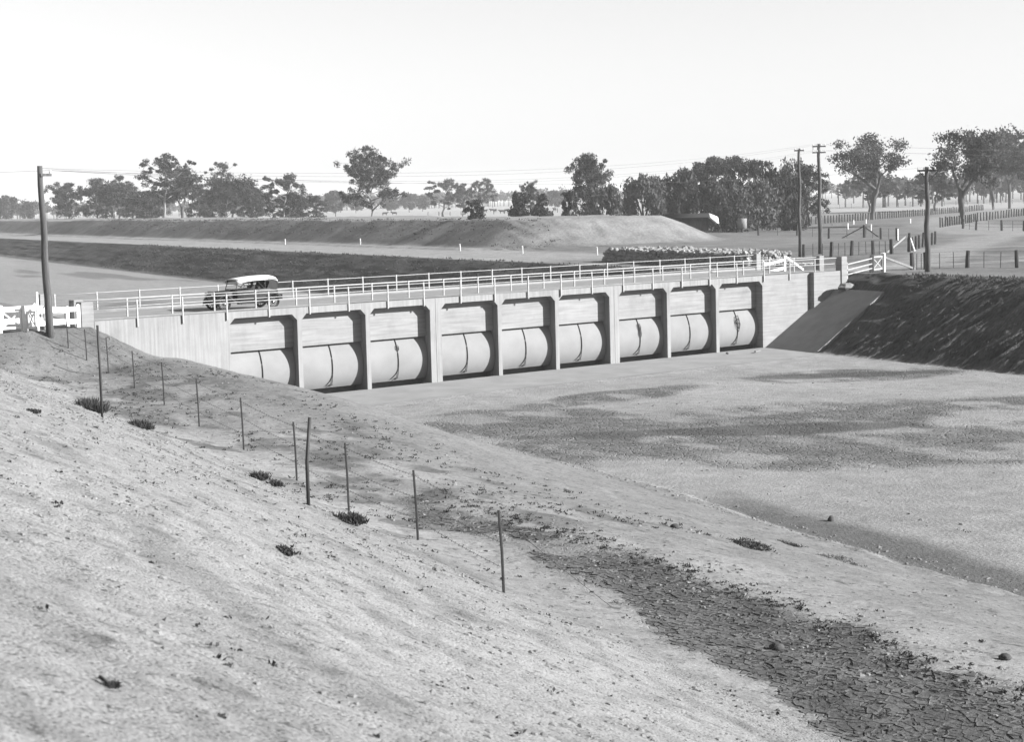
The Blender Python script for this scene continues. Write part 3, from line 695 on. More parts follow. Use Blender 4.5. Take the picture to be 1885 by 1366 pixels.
    for s in (-1, 1):
        q = [(-1.64, s*.735, 1.05), (-1.05, s*.735, 1.06), (-1.20, s*.735, 1.42), (-1.10, s*.735, 1.66), (-1.64, s*.735, 1.58)]
        vs = q + [(x, y-s*.02, z) for x, y, z in q]; m = 5
        MB().add(vs, [tuple(range(m)), tuple(range(2*m-1, m-1, -1))] + [((i+1) % m, i, m+i, m+(i+1) % m) for i in range(m)]).build('side_curtain', 'darkcanvas', c)
        MB().bar((-.95, s*.72, 1.06), (-.40, s*.72, 1.68), .022, .022).build('hood_bow', 'darkiron', c)
        MB().bar((-.95, s*.72, 1.06), (-1.0, s*.72, 1.72), .022, .022).build('hood_bow', 'darkiron', c)
    # seats, steering wheel, spare and rack behind
    for x in (-.35, -1.25):
        st_ = MB().box(x-.25, x+.28, -.66, .66, .55, .80); st_.box(x-.38, x-.22, -.66, .66, .78, 1.22); st_.build('seat', 'darkcanvas', c, bevel=.04)
    sw = MB().torus((0, 0, 0), .20, .016, 18, 6); sw.tube([(0, 0, 0), (0, .38, 0)], .018, 6)
    o = sw.build('steering_wheel', 'darkiron', c, True); o.location = (.18, .36, 1.18); o.rotation_euler = (math.radians(30), 0, math.radians(-90))
    sp = MB().torus((0, 0, 0), .31, .06, 24, 8).build('spare_wheel', 'tyre', c, True); sp.location = (-1.83, 0, .80); sp.rotation_euler = (0, 0, math.radians(90))
    rk = MB().box(-2.05, -1.76, -.5, .5, .46, .50); rk.box(-2.05, -2.02, -.5, .5, .50, .72); rk.build('luggage_rack', 'darkiron', c)
    return c
ang = math.pi + math.radians(-7)
car = build_car((8.75, 4.55, 4.303), ang); car.scale = (1, 1, .95)
# the driver
V = [(0, 0, .82), (0, 0, 1.02), (.02, 0, 1.28), (.03, 0, 1.40), (.05, 0, 1.52), (.06, 0, 1.62),
     (0, .20, 1.30), (.22, .24, 1.12), (.42, .12, 1.18), (0, -.20, 1.30), (.22, -.24, 1.12), (.42, -.12, 1.18),
     (.05, .11, .78), (.48, .12, .84), (.62, .12, .58), (.05, -.11, .78), (.48, -.12, .84), (.62, -.12, .58)]
E_ = [(0,1), (1,2), (2,3), (3,4), (4,5), (2,6), (6,7), (7,8), (2,9), (9,10), (10,11), (0,12), (12,13), (13,14), (0,15), (15,16), (16,17)]
RD = [.15, .15, .16, .06, .09, .09, .08, .055, .04, .08, .055, .04, .10, .08, .05, .10, .08, .05]
dr = link('person', skin_mesh('person', V, E_, RD, 'cloth'))
hd = MB().ball((.075, 0, 1.575), (.085, .075, .11), 12, 9).ball((.16, 0, 1.57), (.022, .016, .025), 6, 5); h_ = hd.build('head', 'skin', dr, True)
ht = MB().disc((0, 0, 0), .15, .015, 18).disc((0, .06, 0), .095, .10, 16); o = ht.build('hat', 'cloth', dr, True); o.rotation_euler = (math.radians(90), 0, 0); o.location = (.07, 0, 1.66)
off = Vector((-.42, .36, -.02)); off.rotate(Matrix.Rotation(ang, 3, 'Z'))
dr.location = Vector((8.75, 4.55, 4.303)) + off; dr.rotation_euler = (0, 0, ang); dr.scale = (.95, .95, .93)
tag(dr, 'person in dark clothes and hat sitting at the wheel of the touring car', 'person')

# ---------------------------------------------------------------- white fences and gates at the bridge ends
def plank(p, q, th, wd=.045): return MB().bar(p, q, wd, th)
def guard_fence(name, label, posts, rails, hgt, cat='fence', material='white', pw=.17):
    e = empty(name, (posts[0][0], posts[0][1], gz(*posts[0])), 0, label, cat); ox, oy, oz = e.location
    for (x, y) in posts:
        z = gz(x, y); o = MB().prism([(-.09, -.5), (.09, -.5), (.09, hgt), (.0, hgt+.07), (-.09, hgt)], -.09, .09).build('post', material, e, bevel=.01); o.location = (x-ox, y-oy, z-oz); o.rotation_euler = (0, 0, random.uniform(-.1, .1))
    for a, b in zip(posts[:-1], posts[1:]):
        for z in rails:
            d_ = Vector((b[0]-a[0], b[1]-a[1])).normalized(); nx, ny = -d_.y*-.115, d_.x*-.115
            if ny > 0: nx, ny = -nx, -ny
            plank((a[0]-ox+nx, a[1]-oy+ny, gz(*a)-oz+z), (b[0]-ox+nx, b[1]-oy+ny, gz(*b)-oz+z), pw).build('plank', material, e)
    return e
def xgate(name, label, a, b, z0, z1, material='white', posts=True, cat='gate'):
    e = empty(name, (a[0], a[1], gz(*a)), 0, label, cat); bx, by = b[0]-a[0], b[1]-a[1]; L = math.hypot(bx, by); e.rotation_euler = (0, 0, math.atan2(by, bx))
    dz = gz(*b)-gz(*a)
    if posts:
        for x in (-.14, L+.14): MB().prism([(x-.11, -.5), (x+.11, -.5), (x+.11, z1+.12), (x, z1+.2), (x-.11, z1+.12)], -.11, .11).build('post', material, e, bevel=.01)
    for z in (z0, z1): plank((0, 0, z), (L, 0, z), .10).build('rail', material, e)
    for x in (.04, L-.04): plank((x, .0015, z0-.05), (x, .0015, z1+.05), .075, .04).build('stile', material, e)
    plank((.05, -.025, z0+.05), (L-.05, -.025, z1-.05), .06, .02).build('brace', material, e); plank((.05, .025, z1-.05), (L-.05, .025, z0+.05), .06, .02).build('brace', material, e)
    return e
guard_fence('plank_fence', 'white two-plank guard fence joining the near pillar at the left bridge end', [(-3.15, -.15), (-4.75, -.15), (-5.75, -.2)], (.30, .86), 1.02, pw=.22)
guard_fence('plank_fence', 'white plank guard fence behind the pole, joining the middle pillar on the left', [(-2.45, 2.25), (-4.1, 2.25), (-5.8, 2.2)], (.35, .90), 1.05, pw=.24)
xgate('wicket_gate', 'white wicket gate with crossed braces left of the near pole', (-6.95, -.28), (-6.0, -.25), .22, 1.0)
xgate('wicket_gate', 'small white wicket gate standing ajar just beside the near pole', (-5.55, -.75), (-5.75, -.35), .15, .85, posts=False)
guard_fence('plank_fence', 'white plank fence running out of view at the far left', [(-7.3, -.35), (-9.2, -.6), (-11.5, -.8)], (.30, .86), 1.02)
o = MB().prism([(-.05, -.5), (.05, -.5), (.05, 1.72), (-.05, 1.72)], -.05, .05).build('marker_post', 'white', None, bevel=.008); o.location = (-5.38, -.62, gz(-5.38, -.62)); tag(o, 'tall thin white post immediately left of the near pole', 'post')
guard_fence('plank_fence', 'white plank fence with slanting brace beyond the far right pillar', [(54.75, 9.6), (57.6, 10.1)], (.35, .92), 1.15)
o = MB().bar((0, 0, 1.15), (2.3, .3, .1), .09, .13).build('brace', 'white', None); o.location = (57.7, 10.1, gz(57.7, 10.1)); o.name = 'slanting_brace'; tag(o, 'white slanting timber brace propping the plank fence beside the stone pile', 'brace')
guard_fence('plank_fence', 'short pale two-rail fence between the near right pillar and the gate', [(51.85, -.1), (55.75, .95)], (.32, .62, .98), 1.05, material='post', pw=.07)
xgate('field_gate', 'white field gate with crossed braces beyond the right end of the bridge', (56.0, 1.0), (57.6, 1.45), .22, 1.05, 'post')
o = MB().prism([(-.13, -.5), (.13, -.5), (.13, 1.25), (.05, 1.3), (-.1, 1.28)], -.13, .13).build('strainer_post', 'white', None, bevel=.02); o.location = (58.05, 1.75, gz(58.05, 1.75)); tag(o, 'stout white strainer post at the right of the field gate', 'post')
o = MB().bar((0, 0, 1.0), (3.25, -.12, .05), .12, .13).build('fence_strut', 'greywood', None); o.location = (58.15, 1.75, gz(58.1, 1.75)); tag(o, 'grey timber strut slanting from the white strainer post to the ground', 'strut')

# ---------------------------------------------------------------- post and wire fences
def wire_fence(name, label, pts, hgt, r=.10, material='fencewood', drops=0, wires=(.35, .65, .95), wr=.008, seed=1, hts=None, group=None):
    rs = random.Random(seed); e = empty(name, (pts[0][0], pts[0][1], gz(*pts[0])), 0, label, 'fence', group); ox, oy, oz = e.location
    ms = []
    for k in range(3):
        b = MB(); n = 7; b.tube([(0, 0, -.4), (rs.uniform(-.02, .02), 0, hgt*.5), (rs.uniform(-.03, .03), rs.uniform(-.03, .03), hgt)], [r, r*.95, r*.82], n); ms.append(b.mesh('fence_post', material))
    dm = MB().tube([(0, 0, -.2), (0, 0, hgt*.92)], .028, 5).mesh('fence_dropper', 'fencewood') if drops else None
    tops = []
    for i, (x, y) in enumerate(pts):
        z = gz(x, y); o = link('post', ms[i % 3], e); o.location = (x-ox, y-oy, z-oz); o.rotation_euler = (rs.uniform(-.05, .05), rs.uniform(-.05, .05), rs.uniform(0, 6)); o.scale = (rs.uniform(.85, 1.15),)*2 + (rs.uniform(.9, 1.06),); tops.append((x, y, z))
    for a, b in zip(tops[:-1], tops[1:]):
        for k in range(drops):
            f = (k+1)/(drops+1); x, y = a[0]+(b[0]-a[0])*f, a[1]+(b[1]-a[1])*f; o = link('dropper', dm, e); o.location = (x-ox, y-oy, gz(x, y)-oz); o.rotation_euler = (rs.uniform(-.04, .04), rs.uniform(-.04, .04), 0)
    for h in wires: MB().tube([(x-ox, y-oy, z-oz+h*hgt) for x, y, z in tops], wr, 4).build('wire', 'wire', e)
    return e
def line(a, b, n): return [(a[0]+(b[0]-a[0])*i/(n-1), a[1]+(b[1]-a[1])*i/(n-1)) for i in range(n)]
wire_fence('wire_fence', 'post and wire fence on the bank top behind the right hand pole', [(61.2, 1.7), (62.6, 1.6), (64.9, -.2), (66.4, -3.2), (68.0, -6.5), (69.5, -10)], 1.2, .15, drops=2, seed=3)
wire_fence('wire_fence', 'fence of stout dark posts just behind the white field gate', [(83.0, 29.8), (84.6, 28.0), (86.0, 26.9), (87.6, 25.8), (88.9, 24.8)], 1.25, .17, drops=2, seed=4)
wire_fence('wire_fence', 'close-set post fence running away behind the right hand pole', line((94.2, 27.0), (112, 37.2), 9), 1.35, .12, drops=0, seed=5)
e = empty('braced_strainer', (93.0, 26.0, gz(93, 26)), 0, 'white braced strainer frame shaped like a letter A in the paddock', 'fence brace')
MB().bar((0, 0, 1.65), (-1.5, 1.3, .0), .13, .13).build('brace', 'white', e); MB().bar((0, 0, 1.55), (.9, .1, .05), .10, .10).build('brace', 'white', e); MB().tube([(0, 0, -.3), (0, 0, 1.7)], .14, 8).build('post', 'fencewood', e)
wire_fence('wire_fence', 'sparse dark fence crossing the paddock beyond the two tall poles', [(141, 86.5), (140.5, 79.5), (130, 65.7), (133, 62.7), (127, 55.7), (123.3, 50.6)], 1.3, .13, drops=1, seed=6)
e = empty('braced_strainer', (132.6, 62.5, gz(132.6, 62.5)), 0, 'dark strainer post with two slanting struts in the middle of the paddock', 'fence brace')
MB().bar((0, 0, 1.35), (-1.9, 1.8, .0), .13, .13).build('strut', 'fencewood', e); MB().bar((0, 0, 1.3), (1.2, -1.2, .0), .13, .13).build('strut', 'fencewood', e); MB().tube([(0, 0, -.3), (0, 0, 1.5)], .16, 8).build('post', 'fencewood', e)
wire_fence('picket_fence', 'long dark split-post fence running past the grove and the road', line((160, 112), (210.5, 132.8), 22)[:-1] + line((210.5, 132.8), (274.5, 160.6), 40)[:-1] + line((274.5, 160.6), (340, 191), 34), 1.35, .14, seed=7, wr=.012)
wire_fence('picket_fence', 'dark split-post fence on the far right beside the big gum', line((176.5, 83.8), (217, 106), 18)[:-1] + line((217, 106), (275, 134), 22), 1.4, .14, seed=8, wr=.012)
wire_fence('wire_fence', 'low rail fence leading out of view at the right edge', [(171, 76), (163.8, 68.8), (159.5, 61.9), (157.7, 57.4), (155, 52)], 1.35, .17, seed=9, drops=1, wr=.02)
wire_fence('wire_fence', 'thin far fence across the pale paddock on the right', line((405, 302), (500, 262), 26), 1.5, .12, 'greywood', seed=10, wr=.012)
wire_fence('wire_fence', 'dark far fence in the field behind the lone tall gum', line((390, 470), (520, 440), 30), 1.5, .16, seed=11, wr=.015)
# guide posts
gm = MB().prism([(-.06, -.4), (.06, -.4), (.06, .78), (0, .82), (-.06, .78)], -.06, .06).mesh('guide_post', 'white')
for i, (x, y) in enumerate(((109.5, 149.6), (104.8, 124.8), (91.8, 88), (86, 70.6), (83.9, 57))):
    o = link('guide_post', gm, None, .01); o.location = (x, y, gz(x, y)); o.rotation_euler = (random.uniform(-.05, .05), random.uniform(-.05, .05), .6)
    tag(o, '%s white guide post from the left on the track below the far embankment' % ORD[i], 'post', 'guide posts along the upstream track')
for i, (x, y, h) in enumerate(((184.6, 110, 1.0), (170.2, 95.3, 1.2), (163.6, 85.9, 1.15), (123.3, 50.5, 1.75), (200.3, 118.4, 1.0), (207.8, 121.8, .95), (205.1, 110.6, 1.05))):
    o = link('guide_post', gm, None, .01); o.location = (x, y, gz(x, y)); o.scale = (1.15, 1.15, h*.9)
    tag(o, ['leftmost small white post beside the pale road on the right', 'white post second from the left on the near edge of the pale road', 'white post in the middle of the near edge of the pale road', 'tallest white post, the one nearest the bridge along the pale road',
            'small white post on the far edge of the pale road, left one', 'small white post at the far edge of the road near the forked gum', 'small white post alone on the far side of the road bend'][i], 'post', 'white posts along the road')
# ---------------------------------------------------------------- poles and wires
def pole(label, x, y, h, r, lean=(0, 0), arms=(), arm_az=0.0, single=False):
    z = gz(x, y); e = empty('utility_pole', (x, y, z), 0, label, 'pole')
    n = 9; pts = [(lean[0]*k/n + .05*math.sin(k*1.3)*(.3 if single else 1), lean[1]*k/n + .03*math.cos(k*1.7), h*k/n) for k in range(n+1)]; pts[0] = (0, 0, -.6)
    MB().tube(pts, [r*(1-.38*k/n) for k in range(n+1)], 10).build('shaft', 'pole', e, True)
    ends = []
    for az_, L, zz, one in arms:
        d_ = Vector((math.cos(az_), math.sin(az_), 0)); c_ = Vector((lean[0]*zz/h, lean[1]*zz/h, zz)) + Vector((-d_.y, d_.x, 0))*(-.13)
        a_ = c_ - d_*(.12 if one else L/2); b_ = c_ + d_*(L if one else L/2)
        am = MB().bar(a_, b_, .10, .12).build('crossarm', 'pole', e)
        for f in ((.95,) if one else (.04, .35, .65, .96)):
            p = a_ + (b_-a_)*f; ins = MB().tube([p+Vector((0, 0, .04)), p+Vector((0, 0, .12)), p+Vector((0, 0, .22))], [.02, .055, .035], 7).build('insulator', 'insul', am); ends.append(Vector((x, y, z)) + p + Vector((0, 0, .2)))
    return e, ends
A1 = math.atan2(R3[1], R3[0])
pL, eL = pole('near leaning timber pole with one short arm at the left bridge end', -5.23, -1.4, 7.55, .185, (-.10, .0), ((math.radians(15), .5, 7.15, True),), single=True)
p2, e2 = pole('thinner of the two tall poles behind the bridge, with one crossarm', 83.8, 30.9, 9.55, .17, (0, 0), ((A1, .85, 9.35, False),))
p3, e3 = pole('thicker of the two tall poles behind the bridge, with two crossarms', 89.2, 33.1, 10.0, .21, (-.05, 0), ((A1, 1.2, 9.75, False), (A1, 1.2, 9.2, False)))
MB().bar((-.62*math.cos(A1)-.05, -.62*math.sin(A1)-.12, 9.2), (-.62*math.cos(A1)-.05, -.62*math.sin(A1)-.12, 9.75), .03, .03).build('arm_tie', 'darkiron', p3)
p4, e4 = pole('dark timber pole standing on the right bank top', 57.98, -1.97, 6.95, .20, (-.02, 0), ((math.radians(-62), 1.2, 6.7, False),))
MB().bar((.0, -.13, 6.0), (.32, -.62, 6.65), .04, .04).build('arm_stay', 'darkiron', p4); MB().bar((.0, -.13, 6.0), (-.32, .40, 6.65), .04, .04).build('arm_stay', 'darkiron', p4)
def span(a, b, sag, label, r=.007, n=28):
    a = Vector(a); b = Vector(b); pts = [a.lerp(b, k/n) - Vector((0, 0, sag*4*(k/n)*(1-k/n))) for k in range(n+1)]
    o = MB().tube([p-a for p in pts], r, 4).build('overhead_wire', 'wire', None); o.location = a
    return tag(o, label, 'wire', 'overhead wires')
topL = Vector((-5.33, -1.4, gz(-5.23, -1.4)+7.45))
wl = 'thin overhead wire strung from the left pole to the poles behind the bridge'
for k in range(4): span(eL[0] if k else topL, e3[k*2 % 8], 1.1+.15*k, wl)
span(topL, e4[1], .9, 'thin overhead wire from the left pole to the right bank pole')
wr_ = 'thin overhead wire leaving the double-armed pole towards the right edge'
for k in range(4): span(e3[k*2], (330+4*k, -10-6*k, 16.5-.3*k), 3.0, wr_)
for k in range(2): span(e4[k*3], (110+k, -75-k, 11.2), .8, 'thin overhead wire from the right bank pole out of view')
span(eL[0], (-48, 26, 12.4), .5, 'thin overhead wire from the left pole out of view')

# ---------------------------------------------------------------- fence below the spoil bank
ST = [(-4.92, -2.5, 1.18), (-4.61, -3.55, 1.37), (-4.77, -5.73, 1.53), (-7.16, -12.16, 1.49), (-9.65, -18.67, 1.56), (-11.98, -24.84, 1.56), (-14.76, -31.82, 1.52), (-17.44, -38.44, 1.51), (-19.68, -43.77, 1.55), (-20.88, -47.82, 1.45), (-23.83, -53.95, 1.42)]
fe = empty('stake_fence', (ST[0][0], ST[0][1], gz(*ST[0][:2])), 0, 'thin iron stake and barbed wire fence along the foot of the spoil bank', 'fence'); ox, oy, oz = fe.location
tp = []
for i, (x, y, h) in enumerate(ST):
    z = gz(x, y); le = (.05*(-.6 if i < 9 else -1.0), .03)
    o = MB().add(*(lambda b: (b.v, b.f))(MB().tube([(0, 0, -.3), (le[0]*.5, 0, h*.5), (le[0], le[1], h)], [.026, .025, .024], 6))).build('stake', 'darkiron', fe)
    o.location = (x-ox, y-oy, z-oz); tp.append((x-ox+le[0], y-oy+le[1], z-oz, h))
for f in (.93, .62, .32):
    pts = []
    for a, b in zip(tp[:-1], tp[1:]):
        for k in range(6):
            q = k/6; pts.append((a[0]+(b[0]-a[0])*q, a[1]+(b[1]-a[1])*q, (a[2]+a[3]*f)*(1-q)+(b[2]+b[3]*f)*q - .14*q*(1-q)))
    pts.append((tp[-1][0], tp[-1][1], tp[-1][2]+tp[-1][3]*f)); wb = MB().tube(pts, .004, 4)
    for a, b in zip(pts[:-1], pts[1:]):                # barbs
        a = Vector(a); b = Vector(b)
        for k in range(4): p = a.lerp(b, (k+.5)/4); wb.bar(p+Vector((.02, .01, .018)), p-Vector((.02, .01, .018)), .006, .006)
    wb.build('barbed_wire', 'wire', fe)
g_ = Vector((-22.13-ox, -54.78-oy, gz(-22.13, -54.78)-oz)); t_ = Vector((tp[-1][0], tp[-1][1], tp[-1][2]+tp[-1][3]*.93)); MB().tube([t_, t_.lerp(g_, .5)-Vector((0, 0, .03)), g_], .006, 4).build('guy_wire', 'wire', fe)
for (x, y, h, r, lb) in ((-19.99, -33.14, 2.47, .034, 'tallest thick dark stake, standing by the bush on the spoil bank edge'), (-21.86, -45.35, 1.86, .040, 'thick dark stake leaning right on the spoil bank edge, mid slope')):
    o = MB().tube([(0, 0, -.4), (0, 0, h*.5), (.11 if h < 2 else -.02, 0, h)], [r, r, r*.95], 8).build('iron_stake', 'darkiron', None, True); o.location = (x, y, gz(x, y)); tag(o, lb, 'stake')
o = MB().tube([(0, 0, 0), (.05, 0, .04), (.12, .03, .02), (.14, .05, -.10)], .018, 5).build('wire_hook', 'darkiron', None); o.location = (-4.77, -5.73, gz(-4.77, -5.73)+1.5); tag(o, 'bent wire hanging from the top of the third thin stake', 'wire')

# ---------------------------------------------------------------- the hut behind the embankment
hx, hy = 146.5, 104.2
hu = empty('field_hut', (hx, hy, gz(hx, hy)), math.atan2(R3[1], R3[0]), 'dark timber hut with a pale curved iron end roof beside the grove', 'hut')
for k in range(14): MB().box(-3.4+k*.43, -3.4+k*.43+.41, -1.2+.008*(k % 2), 1.2, .45, 2.3).build('board', 'hut', hu)
rf = MB(); n = 8; pr = [(-1.5 + 3.0*k/n, 2.28 + .55*math.sin(math.pi*k/n)) for k in range(n+1)]
vs = [(-3.6, y, z) for y, z in pr] + [(2.75, y, z) for y, z in pr]; rf.add(vs, [(k, k+1, n+2+k, n+1+k) for k in range(n)]); o = rf.build('roof', 'hut', hu, True); so = o.modifiers.new('s', 'SOLIDIFY'); so.thickness = .06
vs = [(2.76, y, z+.03) for y, z in pr] + [(4.0, y*.95, z-.55-.25*abs(y)) for y, z in pr]; o = MB().add(vs, [(k, k+1, n+2+k, n+1+k) for k in range(n)]).build('end_roof', 'hutroof', hu, True); so = o.modifiers.new('s', 'SOLIDIFY'); so.thickness = .05
for x in (-3.0, 0, 2.3):
    for y in (-1.1, 1.1): MB().box(x-.1, x+.1, y-.1, y+.1, -.3, .45).build('stump', 'fencewood', hu)
tk = empty('water_tank', (156.5, 103.3, gz(156.5, 103.3)), 0, 'pale round water tank on a low timber stand right of the hut', 'tank')
b = MB(); b.tube([(0, 0, .55), (0, 0, .56), (0, 0, 1.95), (0, 0, 1.98)], [.62, .66, .66, .6], 18); b.build('drum', 'greywood', tk, True); MB().box(-.75, .75, -.75, .75, .42, .54).build('stand_top', 'fencewood', tk)
for x in (-.6, .6):
    for y in (-.6, .6): MB().box(x-.08, x+.08, y-.08, y+.08, -.3, .42).build('stand_leg', 'fencewood', tk)

# ---------------------------------------------------------------- cattle skeleton
V = [(-.45, 0, .62), (-.2, 0, .66), (.1, 0, .66), (.38, 0, .66), (.52, 0, .78), (.64, 0, .90), (.80, 0, .84), (.90, 0, .80), (-.58, 0, .55),
     (-.40, .11, .38), (-.42, .11, .18), (-.40, .11, .0), (-.40, -.11, .38), (-.42, -.11, .18), (-.40, -.11, .0), (.34, .11, .38), (.35, .11, .18), (.35, .11, 0), (.34, -.11, .38), (.35, -.11, .18), (.35, -.11, 0),
     (.60, .13, .93), (.60, -.13, .93)]
E_ = [(0,1), (1,2), (2,3), (3,4), (4,5), (5,6), (6,7), (0,8), (0,9), (9,10), (10,11), (0,12), (12,13), (13,14), (3,15), (15,16), (16,17), (3,18), (18,19), (19,20), (5,21), (5,22)]
RD = [.22, .27, .27, .23, .16, .105, .08, .055, .06, .09, .04, .035, .09, .04, .035, .08, .04, .035, .08, .04, .035, .035, .035]
# ---------------------------------------------------------------- the long stockpile of rough stone
rs = random.Random(21)
ps0, ps1, pt0, pt1, ph = 38.0, 62.0, 57.4, 62.0, 1.02
px, py = to_xy((ps0+ps1)/2, (pt0+pt1)/2); pz = gz(px, py)
pile = empty('stone_stockpile', (px, py, pz), 0, 'long rectangular stockpile of rough pale stones behind the bridge', 'stone pile')
def pl_(s, t, z): x, y = to_xy(s, t); return (x-px, y-py, z)
cr = MB(); cs_ = [pl_(s, t, z) for z in (-.4, ph-.22) for s, t in ((ps0+.3, pt0+.3), (ps0+.3, pt1-.3), (ps1-.6, pt1-.3), (ps1-.6, pt0+.3))]
cr.add(cs_, [(3,2,1,0), (4,5,6,7), (0,1,5,4), (1,2,6,5), (2,3,7,6), (3,0,4,7)]).build('core', 'darkclod', pile)
sms = []
for k in range(8):
    b = MB().box(-.5, .5, -.5, .5, -.5, .5); bm = bmesh.new(); me = b.mesh('rough_stone', 'stackstone'); bm.from_mesh(me); bmesh.ops.bevel(bm, geom=bm.edges[:], offset=.16, segments=1, affect='EDGES')
    for v in bm.verts: v.co = Vector((v.co.x*(1+rs.uniform(-.2, .2)), v.co.y*(1+rs.uniform(-.2, .2)), v.co.z*(1+rs.uniform(-.2, .2))))
    bm.to_mesh(me); bm.free(); sms.append(me)
stn = []
def put(s, t, z, k): stn.append((pl_(s, t, z), (rs.uniform(-.5, .5), rs.uniform(-.5, .5), rs.uniform(0, 6.28)), (k*rs.uniform(.8, 1.5), k*rs.uniform(.8, 1.3), k*rs.uniform(.6, 1.0))))
z = .14
while z < ph:
    s = ps0
    while s < ps1 - z*.7: put(s, pt0+.18+z*.12+rs.uniform(-.06, .06), z+rs.uniform(-.04, .04), .34); s += rs.uniform(.30, .42)
    t = pt0
    while t < pt1: put(ps0+.18+z*.1+rs.uniform(-.06, .06), t, z+rs.uniform(-.04, .04), .34); t += rs.uniform(.30, .42)
    z += .26
s = ps0+.2
while s < ps1-.5:
    t = pt0+.2
    while t < pt1: put(s+rs.uniform(-.1, .1), t, ph+rs.uniform(-.16, .10)-.5*max(0, s-ps1+1.5)/1.5, .36*rs.uniform(.7, 1.25)); t += rs.uniform(.36, .58)
    s += rs.uniform(.34, .48)
for k in range(60): put(ps0-rs.random()**2*1.2, rs.uniform(pt0, pt1+2), .08, .24)
cxy = Vector((-44.1-px, -77.8-py, 5)); stn.sort(key=lambda q: (Vector(q[0])-cxy).length - 3*q[0][2])
rest_ = MB()
for k, (l_, e_, sc_) in enumerate(stn):
    if k < 295: o = link('stone', sms[k % 8], pile); o.location = l_; o.rotation_euler = e_; o.scale = sc_
    else:
        from mathutils import Euler
        mt = Matrix.LocRotScale(Vector(l_), Euler(e_), Vector(sc_)); me = sms[k % 8]; rest_.add([tuple(mt @ v.co) for v in me.vertices], [tuple(p.vertices) for p in me.polygons])
o = rest_.build('stones', 'stackstone', pile); o['kind'] = 'stuff'
V3 = [(p[0]*2.0, p[1]*1.9, p[2]*1.55) for p in V]
cm = skin_mesh('cow', V3, E_, [r*1.55 for r in RD], 'hut', 1)
for i in range(14):
    x, y = 390 + rs.uniform(-10, 120), 545 + rs.uniform(-70, 40); o = link('cow', cm); o.location = (x, y, 4.03); o.rotation_euler = (0, 0, rs.uniform(0, 6)); tag(o, 'tiny dark beast grazing in the far pale field', 'cow', 'cattle in the far field')
# ---------------------------------------------------------------- trees
def leaf_cloud(cl, per, size, seed, droop=0.0, aspect=1.0):
    """many small leaf faces spread through the clumps; cl = (x, y, z, rx, ry, rz)"""
    g = np.random.default_rng(seed); C_ = np.array(cl); n = len(C_)*per
    ci = np.repeat(np.arange(len(C_)), per)
    u = g.normal(size=(n, 3)); u /= np.linalg.norm(u, axis=1)[:, None]; rad = g.random(n)**.55*(.75 + .4*g.random(n))
    p = C_[ci, :3] + u*rad[:, None]*C_[ci, 3:6]
    if droop: p[:, 2] -= droop*g.random(n)**2*C_[ci, 5]
    a = g.normal(size=(n, 3)); a[:, 2] = a[:, 2]*(1+2*droop) - droop*1.2; a /= np.linalg.norm(a, axis=1)[:, None]
    b = np.cross(a, g.normal(size=(n, 3))); b /= np.linalg.norm(b, axis=1)[:, None]
    sz = size*(.6 + .8*g.random(n))[:, None]
    a = a*sz*aspect; b = b*sz*.55
    q = np.stack([p-a, p+b*.9, p+a, p-b*.9], 1).reshape(-1, 3).astype(np.float32)
    return q
def leaves_mesh(name, q, material):
    me = bpy.data.meshes.new(name); nv = len(q); nf = nv//4
    me.vertices.add(nv); me.vertices.foreach_set('co', q.reshape(-1)); me.loops.add(nv); me.loops.foreach_set('vertex_index', np.arange(nv, dtype=np.int32))
    me.polygons.add(nf); me.polygons.foreach_set('loop_start', np.arange(0, nv, 4, dtype=np.int32)); me.update(); me.validate()
    me.materials.append(M[material]); return me
